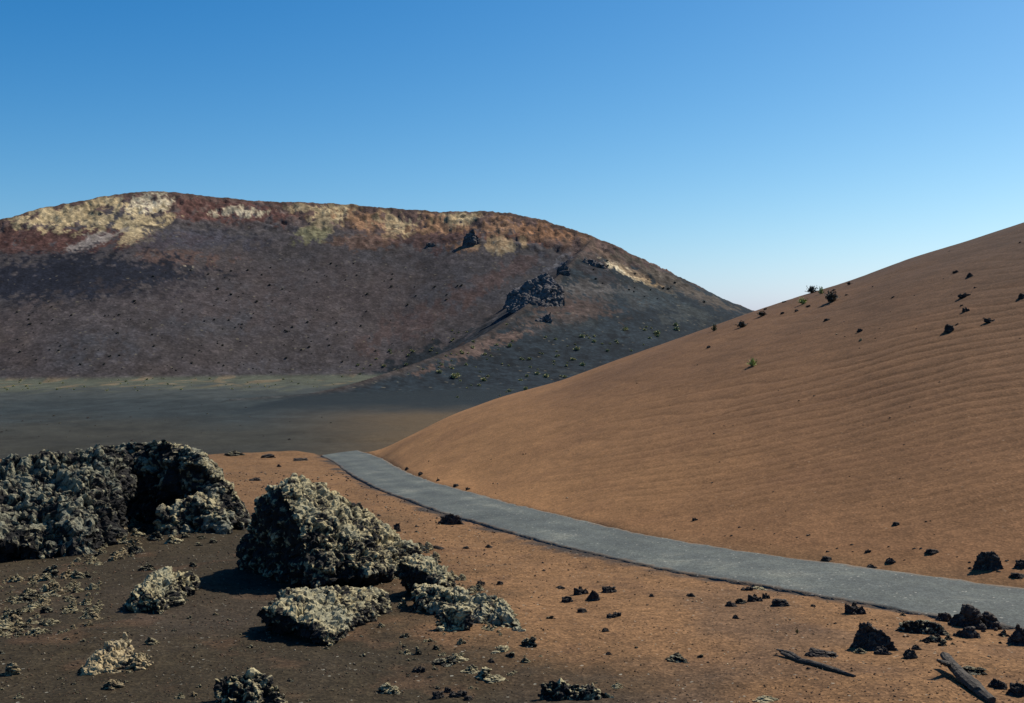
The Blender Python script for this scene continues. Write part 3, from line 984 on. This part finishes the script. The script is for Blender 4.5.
# smaller stones: a few shapes, each copied and turned
def stone_mesh(name, seed, style, vox=.05, rough=.8):
    rs = random.Random(seed)
    hulls = []
    for k in range(rs.choice((2, 3, 3))):
        cx, cy, h = rs.uniform(-.28, .28), rs.uniform(-.2, .2), rs.uniform(.45, 1.0)
        hp = [(cx + rs.uniform(-.34, .34), cy + rs.uniform(-.3, .3), rs.uniform(0, .2)) for _ in range(7)]
        hp += [(cx + rs.uniform(-.2, .2), cy + rs.uniform(-.16, .16), h * rs.uniform(.5, 1)) for _ in range(3)]
        hp += [(cx - .3, cy, -.1), (cx + .3, cy, -.1), (cx, cy + .3, -.1), (cx, cy - .3, -.1)]
        hulls.append(hp)
    V, Nn, Fq = remeshed(hulls, vox)
    V, knob = clinker(V, Nn, seed, .3, rough)
    V -= np.array([(V[:, 0].min() + V[:, 0].max()) / 2, (V[:, 1].min() + V[:, 1].max()) / 2, 0])
    V[:, 2] = np.maximum(V[:, 2], -.15)
    V /= np.array([np.ptp(V[:, 0]), np.ptp(V[:, 1]), V[:, 2].max()])
    me = finish_mesh(name, V, Fq, knob)
    me.materials.append(MR[style])
    return me


PROTO = {st: [stone_mesh('rock_' + st, 100 + 10 * j + i, 'chip' if st == 'pale' else st, .036, .8 if st == 'dark' else 1.1) for i in range(6)] for j, st in enumerate(('pale', 'ochre', 'mixed', 'dark'))}
PEB = {st: [stone_mesh('pebble_' + st, 200 + 10 * j + i, st, .09, .9) for i in range(4)] for j, st in enumerate(('pale', 'mixed', 'dark'))}


def stone(name, label, cat, px, py, w, h, st, group=None, rmin=8, bank=None, rz=None, deep=.8):
    P = hit(px, py, rmin)
    if P is None:
        return None
    r_ = math.hypot(P.x, P.y)
    s = r_ / F
    me = random.choice((bank or PROTO)[st])
    o = bpy.data.objects.new(name, me)
    LINK(o)
    a = math.atan2(P.x, P.y)
    dp = w * deep * s
    x, y = P.x + math.sin(a) * dp * .45, P.y + math.cos(a) * dp * .45
    o.location = (x, y, height(x, y) - .06 * h * s)
    o.rotation_euler = (random.uniform(-.08, .08), random.uniform(-.12, .12), -a + (rz if rz is not None else random.choice((0, math.pi)) + random.uniform(-.35, .35)))
    o.scale = (w * s * 1.05, dp, h * s * (.80 if st == 'dark' else .82))
    return tag(o, label, cat, group)


ROCKS = [
    # px, py(base), w, h, style, label
    (152, 645, 14, 10, 'pale', 'small pale stone alone on dark gravel right of the ochre rock'),
    (114, 690, 22, 11, 'ochre', 'small ochre clump just below the crumbly ochre rock'),
    (10, 676, 20, 16, 'ochre', 'pale brown stone at the left edge near the bottom corner'),
    (18, 699, 9, 7, 'pale', 'little pale stone in the bottom left corner'),
    (180, 699, 12, 7, 'pale', 'pale flat stone by the bottom edge left of the cavity rock'),
    (194, 697, 9, 6, 'ochre', 'small brownish stone touching the cavity rock at the bottom edge'),
    (84, 672, 12, 8, 'ochre', 'small ochre stone at the left tip of the crumbly ochre rock'),
    (174, 544, 18, 11, 'pale', 'small pale stone below the hollow of the tall lava mass'),
    (193, 567, 8, 7, 'mixed', 'small grey stone above the isolated knobbly rock'),
    (147, 571, 17, 9, 'mixed', 'small dark-footed stone at the upper left of the isolated knobbly rock'),
    (298, 620, 12, 7, 'dark', 'dark stone in the shade below the low slab-like boulder'),
    (381, 628, 10, 7, 'pale', 'small round pale stone on bare gravel right of the low slab-like boulder'),
    (402, 607, 11, 12, 'pale', 'little pale stone stuck between the slab-like boulder and the squat boulder'),
    (396, 579, 40, 14, 'pale', 'pale rubble piece between the largest and the squat boulder'),
    (470, 627, 0, 0, 'pale', ''),
    (461, 645, 10, 8, 'pale', 'tiny pale stone just under the rounded clump'),
    (418, 655, 9, 10, 'mixed', 'small upright grey stone below left of the rounded clump'),
    (436, 650, 7, 6, 'mixed', 'tiny grey stone beneath the left side of the rounded clump'),
    (419, 673, 13, 9, 'dark', 'dark stone with a pale tip midway between ochre rocks and layered rock'),
    (391, 695, 26, 13, 'pale', 'pale split rock with dark foot near the bottom edge left of centre'),
    (445, 667, 26, 9, 'mixed', 'left rock of the short pale row in the foreground'),
    (458, 663, 22, 10, 'pale', 'second rock from the left of the short pale row in the foreground'),
    (470, 674, 24, 9, 'pale', 'middle rock of the short pale row in the foreground'),
    (490, 683, 30, 14, 'pale', 'brightest cream rock at the right end of the short pale row'),
    (501, 653, 26, 8, 'pale', 'flat pale rock above the short pale row'),
    (511, 658, 12, 7, 'mixed', 'grey stone touching the flat pale rock above the short row'),
    (491, 663, 8, 5, 'dark', 'tiny dark stone between the flat pale rock and the short row'),
    (438, 699, 14, 10, 'dark', 'left dark stone of the dark row at the bottom edge'),
    (448, 693, 9, 7, 'dark', 'small dark stone at the back of the dark row at the bottom edge'),
    (458, 698, 18, 10, 'dark', 'biggest stone of the dark row at the bottom edge'),
    (468, 701, 10, 6, 'dark', 'right end stone of the dark row at the bottom edge'),
    (508, 618, 22, 16, 'pale', 'pale slanting rock at the lower right tip of the rubble tongue'),
    (529, 648, 18, 13, 'mixed', 'speckled pale stone with dark centre on orange sand right of the rubble tongue'),
    (526, 663, 11, 7, 'pale', 'small cream stone below the speckled one on orange sand'),
    (510, 676, 9, 4, 'pale', 'flat cream chip right of the brightest cream rock'),
    (556, 699, 24, 5, 'mixed', 'flat slab in front of the layered rock'),
    (616, 689, 14, 6, 'pale', 'pale chip at the right tip of the layered rock'),
    (581, 595, 15, 11, 'dark', 'left upper rock of the black group in the middle of the sand'),
    (593, 601, 14, 14, 'dark', 'tallest rock of the black group in the middle of the sand'),
    (609, 593, 17, 9, 'dark', 'right rock of the black group in the middle of the sand'),
    (567, 603, 13, 8, 'dark', 'lower left rock of the black group in the middle of the sand'),
    (560, 589, 12, 3, 'dark', 'thin flat dark stone left of the black group'),
    (582, 613, 12, 6, 'dark', 'small black stone just below the black group'),
    (614, 618, 15, 7, 'dark', 'small black stone below right of the black group'),
    (550, 619, 7, 4, 'mixed', 'tiny grey stone below left of the black group'),
    (652, 597, 6, 4, 'dark', 'lone tiny black stone right of the black group'),
    (691, 597, 9, 5, 'dark', 'lone black stone between the black group and the roadside stones'),
    (606, 632, 8, 5, 'dark', 'lone small dark stone in open sand below the black group'),
    (609, 655, 6, 4, 'dark', 'lone tiny dark stone left of the flat pale-backed stone'),
    (678, 663, 26, 9, 'mixed', 'flat dark stone with a pale back in the open sand'),
    (701, 658, 8, 4, 'mixed', 'chip just right of the flat pale-backed stone'),
    (736, 619, 7, 5, 'dark', 'tiny dark stone below the roadside stones'),
    (747, 591, 12, 6, 'dark', 'top dark stone of the roadside cluster'),
    (759, 590, 16, 4, 'pale', 'thin pale slab on top of the roadside cluster'),
    (755, 602, 15, 10, 'dark', 'largest black stone of the roadside cluster'),
    (766, 599, 8, 8, 'dark', 'upright dark stone at the right end of the roadside cluster'),
    (741, 604, 12, 7, 'mixed', 'grey stone in the middle of the roadside cluster'),
    (731, 607, 12, 7, 'dark', 'left dark stone of the roadside cluster'),
    (780, 607, 20, 10, 'dark', 'black rock right of the roadside cluster'),
    (813, 607, 6, 3, 'dark', 'tiny dark stone by the road edge left of the pointed rock'),
    (855, 615, 20, 16, 'dark', 'pointed black rock standing at the near edge of the road'),
    (822, 657, 32, 8, 'dark', 'flat black stone just above the thin slab of wood'),
    (861, 654, 14, 7, 'pale', 'small pale-faced stone at the foot of the twin-peaked black rock'),
    (884, 655, 18, 9, 'dark', 'black stone at the right foot of the twin-peaked black rock'),
    (911, 659, 14, 12, 'dark', 'upright black stone between twin-peaked rock and roadside heap'),
    (917, 650, 10, 6, 'dark', 'smaller stone leaning behind the upright black stone'),
    (997, 689, 18, 11, 'dark', 'dark stone right of the thick log near the bottom right corner'),
    (974, 675, 24, 7, 'mixed', 'flat pale-edged stone just right of the upper end of the thick log'),
    (1017, 697, 18, 16, 'dark', 'dark rock in the bottom right corner'),
    (766, 703, 26, 6, 'pale', 'pale flat rock cut by the bottom edge right of centre'),
    (1021, 569, 12, 10, 'dark', 'dark rock at the right edge beyond the road'),
    (1018, 579, 16, 5, 'dark', 'flat dark stone on the far road edge by the right border'),
    (932, 555, 15, 5, 'dark', 'flat dark stone on the sand beyond the road left of the blocky rock'),
    (891, 564, 10, 6, 'dark', 'dark stone just beyond the far road edge at right'),
    (868, 553, 6, 4, 'dark', 'little dark stone beyond the road above the far edge'),
    (896, 526, 8, 4, 'dark', 'lone dark stone low on the hill above the road'),
    (827, 562, 12, 5, 'dark', 'dark lump on the far edge of the road'),
    (872, 569, 10, 4, 'dark', 'flat dark lump on the far edge of the road further right'),
    (695, 521, 6, 4, 'dark', 'lone small dark stone at the foot of the hill near the middle'),
    (407, 470, 5, 4, 'dark', 'first of the small stones lining the far road edge below the crest'),
    (421, 475, 6, 4, 'dark', 'second of the small stones lining the far road edge below the crest'),
    (438, 481, 4, 3, 'dark', 'third of the small stones lining the far road edge below the crest'),
    (456, 487, 7, 4, 'dark', 'fourth of the small stones lining the far road edge below the crest'),
    (468, 490, 5, 4, 'dark', 'fifth of the small stones lining the far road edge below the crest'),
    (268, 458, 16, 5, 'dark', 'low dark stone on the crest left of the end of the road'),
    (300, 461, 17, 4, 'dark', 'flat dark stone on the crest next to the end of the road'),
    (236, 456, 22, 5, 'mixed', 'grey slab on the crest right behind the tall lava mass'),
    (256, 481, 14, 5, 'dark', 'flat dark stone on sand right of the tall lava mass'),
    (279, 467, 5, 4, 'dark', 'tiny dark stone on the sand near the crest'),
    (397, 532, 8, 12, 'dark', 'small upright dark spike on the right shoulder of the largest boulder'),
    (436, 549, 16, 4, 'dark', 'flat dark stone on sand right of the largest boulder'),
    (466, 549, 8, 3, 'dark', 'thin dark stone on sand between boulder and road'),
    (489, 548, 8, 4, 'dark', 'small dark stone on sand halfway from boulder to road'),
    (481, 585, 10, 5, 'dark', 'small dark stone above the right side of the rubble tongue'),
    (500, 585, 8, 5, 'dark', 'lone dark stone on sand right of the rubble tongue'),
    (949, 333, 11, 9, 'dark', 'biggest black rock high on the hill'),
    (964, 298, 11, 6, 'dark', 'black rock on the upper hill above the biggest one'),
    (970, 277, 7, 5, 'dark', 'uppermost of the black stones on the hill flank'),
    (956, 273, 6, 3, 'dark', 'flat stone left of the uppermost black stone on the hill'),
    (990, 323, 11, 5, 'dark', 'flat black rock on the hill level with the biggest one'),
    (966, 312, 7, 5, 'dark', 'black stone on the hill between the two larger ones'),
    (1022, 299, 8, 6, 'dark', 'black rock on the hill at the right border'),
    (909, 258, 5, 4, 'dark', 'single stone standing on the skyline of the hill'),
    (860, 332, 6, 4, 'dark', 'lone dark stone in mid slope of the hill'),
    (827, 321, 7, 3, 'dark', 'flat dark stone on the hill below the skyline bushes'),
    (861, 341, 5, 3, 'pale', 'tiny white stone in mid slope of the hill'),
    (709, 348, 5, 3, 'dark', 'small dark stone near the left edge of the hill above the green plant'),
]
for px, py, w, h, st, lab in ROCKS:
    if w:
        stone('stone' if w < 10 else 'lava_rock', lab, 'stone' if w < 10 else 'rock', px, py, w, h, st)


def inside(poly, x, y):
    c = False
    for i in range(len(poly)):
        (x1, y1), (x2, y2) = poly[i - 1], poly[i]
        if (y1 > y) != (y2 > y) and x < (x2 - x1) * (y - y1) / (y2 - y1) + x1:
            c = not c
    return c


def strew(n, poly, wlo, whi, styles, name, label, cat, group, flat=.65, bank=None, rmin=8):
    xs, ys = [p[0] for p in poly], [p[1] for p in poly]
    k = 0
    t = 0
    while k < n and t < n * 60:
        t += 1
        px, py = random.uniform(min(xs), max(xs)), random.uniform(min(ys), max(ys))
        if not inside(poly, px, py):
            continue
        w = wlo + (whi - wlo) * random.random() ** 2.2
        if stone(name, label, cat, px, py, w, w * flat * random.uniform(.7, 1.2), random.choice(styles), group, rmin, bank):
            k += 1


strew(170, [(0, 580), (60, 570), (98, 572), (104, 600), (95, 625), (50, 638), (0, 640)], 4, 17, ('pale', 'pale', 'ochre', 'mixed'), 'rubble_chunk',
      'speckled chunk in the rubble patch at the left edge below the long lava crag', 'rock', 'chunks of the left rubble patch', .62)
strew(60, [(108, 528), (150, 512), (168, 534), (135, 556), (100, 566), (62, 570), (96, 548)], 5, 18, ('pale', 'mixed', 'ochre'), 'lava_rock',
      'pale chunk in the scree between the long lava crag and the tall lava mass', 'rock', 'chunks of scree between the lava masses')
strew(34, [(395, 640), (440, 632), (545, 640), (545, 668), (505, 690), (420, 690), (395, 665)], 3, 11, ('pale', 'pale', 'mixed'), 'stone',
      'small pale chip scattered round the short pale row below the rubble tongue', 'stone', 'pale chips round the short row', .45)
strew(22, [(150, 520), (195, 520), (235, 530), (228, 543), (190, 548), (160, 540)], 4, 11, ('pale', 'mixed'), 'lava_rock',
      'small chunk at the near foot of the tall lava mass', 'rock', 'chunks at the foot of the tall lava mass')
strew(95, [(395, 552), (425, 548), (505, 612), (512, 640), (490, 634), (440, 590)], 4, 16, ('pale', 'pale', 'mixed'), 'stone',
      'small grey chunk on or beside the rubble tongue right of the boulders', 'rock', 'chunks along the rubble tongue')
strew(26, [(895, 612), (960, 605), (1010, 630), (1000, 645), (930, 648), (895, 636)], 3, 9, ('mixed', 'dark', 'mixed'), 'stone',
      'small stone fallen among the blocks of the roadside lava heap', 'stone', 'small stones of the roadside heap')
strew(26, [(520, 570), (720, 590), (840, 620), (900, 670), (860, 703), (540, 703), (520, 640)], 2.0, 5, ('dark', 'dark', 'mixed'), 'pebble',
      'tiny dark pebble on the open orange sand on the near side of the road', 'pebble', 'pebbles on the near orange sand', .55, PEB)
strew(26, [(240, 470), (330, 465), (460, 530), (560, 570), (500, 575), (430, 540)], 2.0, 5, ('dark', 'dark', 'mixed'), 'pebble',
      'tiny dark pebble on the sand strip between the largest boulder and the road', 'pebble', 'pebbles between boulder and road', .55, PEB)
strew(70, [(0, 645), (220, 610), (420, 640), (520, 650), (520, 703), (0, 703)], 2.5, 8, ('pale', 'mixed', 'pale'), 'pebble',
      'tiny pale pebble on the dark gravel of the left foreground', 'pebble', 'pebbles on the dark gravel', .6, PEB)
strew(26, [(640, 525), (760, 545), (880, 560), (1024, 575), (1024, 560), (880, 545), (760, 525)], 2.0, 5, ('dark',), 'pebble',
      'tiny dark pebble at the foot of the hill beyond the road', 'pebble', 'pebbles at the hill foot', .5, PEB)
strew(16, [(920, 255), (1024, 240), (1024, 340), (960, 340), (850, 345), (780, 330), (840, 300)], 1.6, 3.6, ('dark',), 'pebble',
      'small dark stone dotted over the upper slope of the hill', 'pebble', 'stones on the upper hill', .55, PEB)
strew(16, [(640, 400), (900, 380), (1000, 480), (820, 500), (680, 480)], 1.6, 3, ('dark',), 'pebble',
      'tiny dark speck of stone on the middle of the hill', 'pebble', 'stones on the middle of the hill', .55, PEB)
strew(9, [(735, 318), (790, 296), (845, 285), (850, 300), (800, 312), (750, 322)], 3, 7, ('dark',), 'lava_rock',
      'dark stone lying among the bushes just below the skyline of the hill', 'rock', 'stones among the skyline bushes', .5)


# countless gravel grains on the near ground: one mesh
def gravel(name, n, seed, label, zone):
    rs = np.random.default_rng(seed)
    base = np.array([(1, 0, 0), (-.5, .85, 0), (-.5, -.85, 0), (.1, .1, .9), (0, 0, -.6)])
    tri = np.array([(0, 1, 3), (1, 2, 3), (2, 0, 3), (1, 0, 4), (2, 1, 4), (0, 2, 4)])
    V, Fs, C = [], [], []
    k = 0
    while k < n:
        py = rs.uniform(470, 720)
        px = rs.uniform(-60, 1084)
        a, r = on_plane(px, py)
        x, y = math.sin(a) * r, math.cos(a) * r
        d, pale = zone(px, py, x, y, rs)
        if not d:
            continue
        if min(np.hypot(ROADC[:, 0] - x, ROADC[:, 1] - y)) < HALF + .1:
            continue
        s = r / F * (.45 + 1.1 * rs.random() ** 3)
        ang = rs.uniform(0, 6.28)
        b = base * rs.uniform(.6, 1.4, (5, 3)) * s
        c_, s_ = math.cos(ang), math.sin(ang)
        b = np.stack([b[:, 0] * c_ - b[:, 1] * s_, b[:, 0] * s_ + b[:, 1] * c_, b[:, 2] * .8], -1)
        V.append(b + np.array([x, y, height(x, y) + .15 * s]))
        Fs.append(tri + 5 * k)
        C.append(np.tile(pale, (5, 1)))
        k += 1
    me = mesh_from(name, np.vstack(V), np.vstack(Fs), np.vstack(C), False)
    m = NT(name + '_stone')
    o = obj(name, me, m.finish(m.attr('mineral').outputs['Color'], .95), kind='stuff')
    o['label'] = label
    o['category'] = 'gravel'
    return o


def gz(px, py, x, y, rs):
    dark = px < 430 + 120 * rs.random() or py > 650 + 60 * rs.random()
    u = rs.random()
    if np.interp(math.atan2(x, y), ga, RB) < math.hypot(x, y) + .5 and rs.random() < .93:
        return False, None
    keep = rs.random() < (.7 if dark else .2)
    if dark:
        c = (.20, .17, .12) if u < .13 else ((.09, .055, .035) if u < .55 else (.025, .02, .017))
    else:
        c = (.34, .27, .17) if u < .10 else ((.045, .033, .022) if u < .6 else (.17, .10, .05))
    return keep, np.array(c) * rs.uniform(.7, 1.25)


gravel('gravel', 15000, 5, 'fine loose gravel strewn over the near volcanic soil', gz)


# ------------------------------------------------------------------ sticks
def stick(name, label, pts, rads, px, py, forks=()):
    P, a, s = frame(px, py)
    root = bpy.data.objects.new(name, None)
    LINK(root)
    root.location = P
    tag(root, label, 'log')
    m = bpy.data.materials.get('weathered_wood')
    if not m:
        t = NT('weathered_wood')
        tc = t.n('ShaderNodeTexCoord').outputs['Object']
        mp = t.n('ShaderNodeMapping')
        t.set(mp.inputs[0], tc)
        mp.inputs['Scale'].default_value = (3, 3, 12)
        n = t.noise(5, 6, .7, mp.outputs[0])
        c = t.ramp(n, (.38, (.022, .019, .017)), (.6, (.09, .075, .058)), (.8, (.26, .22, .16)))
        m = t.finish(c, .9, ((n, .8, .02),), .2)

    def tube(nm, pts, rads, seed):
        Wp = []
        for (qx, qy, lift) in pts:
            h = hit(qx, qy)
            Wp.append(Vector((h.x, h.y, h.z + lift)))
        C = smooth_curve([(*p, r) for p, r in zip(Wp, rads)], 26, 2)
        Vv, Ff = [], []
        ns = 10
        for i in range(len(C)):
            d = Vector(C[min(i + 1, len(C) - 1), :3] - C[max(i - 1, 0), :3]).normalized()
            u = d.cross(Vector((0, 0, 1))).normalized()
            v = u.cross(d)
            for k in range(ns):
                an = k / ns * 2 * math.pi
                rr_ = C[i, 3] * (1 + .28 * mnoise.noise(Vector((i * .5 + seed, k * .9, seed))) + .2 * mnoise.noise(Vector((i * .15, seed * 3, k * 2.0))))
                p = Vector(C[i, :3]) + u * math.cos(an) * rr_ + v * math.sin(an) * rr_ * .8 + Vector((0, 0, C[i, 3] * .5))
                Vv.append(p - P)
        for i in range(len(C) - 1):
            for k in range(ns):
                k2 = (k + 1) % ns
                Ff.append((i * ns + k, i * ns + k2, i * ns + ns + k2, i * ns + ns + k))
        Ff.append(tuple(range(ns))[::-1])
        Ff.append(tuple((len(C) - 1) * ns + k for k in range(ns)))
        me = bpy.data.meshes.new(nm)
        me.from_pydata([tuple(v) for v in Vv], [], Ff)
        o = obj(nm, me, m, root)
        return o
    tube('stem', pts, rads, 1.0 + px)
    for f_pts, f_r in forks:
        tube('branch', f_pts, f_r, 7.0 + px)
    return root


stick('fallen_branch', 'thin grey weathered branch lying flat on sand below the twin-peaked rock', [(782, 656, .03), (800, 662, .0), (820, 667, .01), (838, 672, .0), (855, 677, 0)], [.032, .045, .042, .035, .02], 818, 667,
      [([(800, 662, .03), (790, 657, .05), (777, 654, .06)], [.03, .03, .018])])
stick('fallen_log', 'thick dark log with a pale upper edge in the bottom right corner', [(944, 668, .16), (955, 677, .08), (968, 687, .03), (980, 695, 0), (992, 703, 0)], [.06, .085, .095, .09, .06], 966, 686,
      [([(950, 675, .12), (942, 678, .2), (937, 678, .24)], [.05, .04, .02])])


# ------------------------------------------------------------------ plants
def leaf_mat(name, c1, c2, sc=9):
    m = NT(name)
    tc = m.n('ShaderNodeTexCoord').outputs['Object']
    n = m.noise(sc, 3, .6, tc)
    return m.finish(m.ramp(n, (.3, c1), (.7, c2)), .8, (), .2)


ML = {'fresh': leaf_mat('fresh_leaf', (.20, .26, .06), (.42, .46, .16)), 'olive': leaf_mat('olive_leaf', (.05, .06, .02), (.12, .12, .05)), 'dry': leaf_mat('dry_shrub', (.24, .24, .10), (.42, .38, .18), 2),
      'dusk': leaf_mat('dark_shrub', (.05, .05, .04), (.09, .08, .06), 2), 'twig': leaf_mat('twig', (.05, .035, .02), (.1, .07, .04))}


def blades(name, n, seed, spread, lift, wid):
    rs = random.Random(seed)
    V, Fs = [], []
    for i in range(n):
        an = rs.uniform(0, 6.283)
        el = rs.uniform(.15, 1.45)
        L = rs.uniform(.45, 1.0)
        b = Vector((rs.uniform(-.2, .2), rs.uniform(-.2, .2), rs.uniform(0, .12)))
        d = Vector((math.cos(an) * math.cos(el) * spread, math.sin(an) * math.cos(el) * spread, math.sin(el) * lift))
        sd = Vector((-math.sin(an), math.cos(an), rs.uniform(-.5, .5))).normalized() * wid * rs.uniform(.6, 1.2)
        m1 = b + d * L * .55 + Vector((0, 0, .04))
        tip = b + d * L + Vector((0, 0, -.06))
        k = len(V)
        V += [b - sd * .4, b + sd * .4, m1 + sd, tip, m1 - sd]
        Fs += [(k, k + 1, k + 2, k + 4), (k + 4, k + 2, k + 3)]
        for j in range(3):
            q = b + d * L * rs.uniform(.3, .95)
            e = Vector((rs.uniform(-1, 1), rs.uniform(-1, 1), rs.uniform(-.2, 1))).normalized() * wid * 2.2
            f = e.cross(Vector((rs.uniform(-1, 1), rs.uniform(-1, 1), rs.uniform(-1, 1)))).normalized() * wid * .9
            k = len(V)
            V += [q, q + e * .5 + f, q + e, q + e * .5 - f]
            Fs.append((k, k + 1, k + 2, k + 3))
    me = bpy.data.meshes.new(name)
    me.from_pydata([tuple(v) for v in V], [], Fs)
    return me


def twigs(name, n, seed, spread, lift):
    rs = random.Random(seed)
    V, Fs = [], []
    for i in range(n):
        an, el, L = rs.uniform(0, 6.283), rs.uniform(.3, 1.4), rs.uniform(.4, .8)
        d = Vector((math.cos(an) * math.cos(el) * spread, math.sin(an) * math.cos(el) * spread, math.sin(el) * lift)) * L
        u = d.cross(Vector((0, 0, 1))).normalized() * .03
        v = u.cross(d).normalized() * .03
        k = len(V)
        V += [u, -.5 * u + v, -.5 * u - v, d]
        Fs += [(k, k + 1, k + 3), (k + 1, k + 2, k + 3), (k + 2, k, k + 3)]
    me = bpy.data.meshes.new(name)
    me.from_pydata([tuple(v) for v in V], [], Fs)
    return me


def plant(name, label, cat, px, py, w, h, mat, seed, n=46, group=None):
    P, a, s = frame(px, py)
    r_ = bpy.data.objects.new(name, None)
    LINK(r_)
    r_.location = P
    r_.scale = (w * s * .55, w * s * .55, h * s)
    tag(r_, label, cat, group)
    obj('foliage', blades('foliage', n, seed, .9, .95, .07), ML[mat], r_)
    obj('stem', twigs('stem', 14, seed + 1, .8, .8), ML['twig'], r_)
    return r_


plant('green_plant', 'small bright green plant alone on the smooth slope of the hill', 'plant', 752, 366, 15, 9, 'fresh', 1)
plant('green_plant', 'bright green bush below the skyline left of the big dark bush', 'plant', 803, 304, 14, 8, 'fresh', 2)
plant('green_plant', 'tall green shoot rising on the skyline behind the dark bush', 'plant', 821, 294, 8, 9, 'fresh', 3)
plant('dark_bush', 'biggest dark scrubby bush near the skyline of the hill', 'bush', 831, 302, 20, 14, 'dusk', 4, 90)
plant('dark_bush', 'low dark bush on the skyline left of the green shoot', 'bush', 812, 293, 16, 8, 'dusk', 5, 70)
plant('dark_bush', 'dark scrub on the left end of the hill skyline where it meets the crater', 'bush', 742, 327, 16, 7, 'dusk', 6, 70)
plant('dark_bush', 'thin dark scrub on the skyline between the left end and the bushes', 'bush', 762, 316, 16, 6, 'dusk', 7, 60)
plant('dark_bush', 'small scrub on the skyline right of the bushes', 'bush', 849, 285, 9, 4, 'dusk', 8, 40)
plant('green_plant', 'pale green shrub at the left end of the hill skyline before the dark flank', 'plant', 714, 331, 10, 8, 'olive', 9, 50)
plant('sprig', 'tiny dry sprig in the open sand left of the twin-peaked black rock', 'plant', 797, 634, 7, 10, 'olive', 10, 14)

SHR = {k: [blades('shrub', 40, 60 + 5 * j + i, .95, .8, .16) for i in range(3)] for j, k in enumerate(('dry', 'dusk'))}
for k in SHR:
    for me in SHR[k]:
        me.materials.append(ML[k])


def shrub(px, py, w, h, k, label, group):
    P = hit(px, py, 150)
    if P is None:
        return
    s = math.hypot(P.x, P.y) / F
    o = bpy.data.objects.new('shrub' if k == 'dusk' else 'plant_tuft', random.choice(SHR[k]))
    LINK(o)
    o.location = P - Vector((0, 0, .1))
    o.rotation_euler = (0, 0, random.uniform(0, 6.28))
    o.scale = (w * s * .55, w * s * .55, h * s)
    tag(o, label, 'shrub' if k == 'dusk' else 'plant', group)


def shrubs(n, poly, lo, hi, k, label, group, dens=None):
    xs, ys = [p[0] for p in poly], [p[1] for p in poly]
    c = 0
    t = 0
    while c < n and t < 9000:
        t += 1
        px, py = random.uniform(min(xs), max(xs)), random.uniform(min(ys), max(ys))
        if inside(poly, px, py):
            w = lo + (hi - lo) * random.random() ** 2
            shrub(px, py, w, w * .7, k, label, group)
            c += 1


shrubs(190, [(40, 300), (170, 270), (300, 262), (420, 262), (470, 280), (400, 340), (340, 374), (0, 372), (0, 320)], 1.6, 3.7, 'dusk',
       'small dark shrub dotted on the inner wall of the crater', 'dark shrubs on the crater wall')
for px, py, w, h, lab in [(454, 378, 11, 6, 'largest pale round shrub low on the dark flank'), (546, 377, 9, 5, 'pale shrub on the flank right of the largest one'), (577, 350, 8, 5, 'pale shrub in the middle of the dark flank'),
                          (657, 334, 9, 5, 'pale shrub on the right part of the dark flank'), (582, 337, 7, 4, 'small pale shrub just below the reddish streak of the flank'), (523, 396, 8, 5, 'green shrub at the foot of the flank by the hill edge')]:
    shrub(px, py, w, h, 'dry', lab, 'pale shrubs on the crater flank')
shrubs(85, [(440, 350), (520, 340), (620, 330), (700, 318), (640, 350), (560, 382), (500, 397), (440, 398), (420, 380)], 2.6, 7, 'dry',
       'small pale tuft on the dark lower flank of the crater', 'pale tufts on the crater flank')
shrubs(36, [(330, 372), (480, 320), (520, 318), (440, 372), (350, 384)], 2.0, 5, 'dry',
       'small pale tuft on the slope left of the spur', 'pale tufts left of the spur')
shrubs(70, [(0, 379), (200, 378), (345, 380), (340, 387), (200, 391), (0, 391)], 1.6, 3.4, 'dry',
       'tiny pale tuft on the light strip of crater floor at the foot of the wall', 'pale tufts on the crater floor')
strew(40, [(0, 396), (220, 396), (300, 415), (380, 420), (330, 445), (0, 442)], 1.4, 3.2, ('dark', 'mixed'), 'pebble',
      'small stone lying on the dark grey crater floor beyond the lava rocks', 'stone', 'stones on the crater floor', .6, PEB, 100)
shrubs(18, [(560, 255), (640, 262), (720, 300), (690, 312), (600, 285)], 2.0, 4, 'dusk',
       'small dark shrub on the brown upper flank under the right skyline', 'dark shrubs on the upper flank')
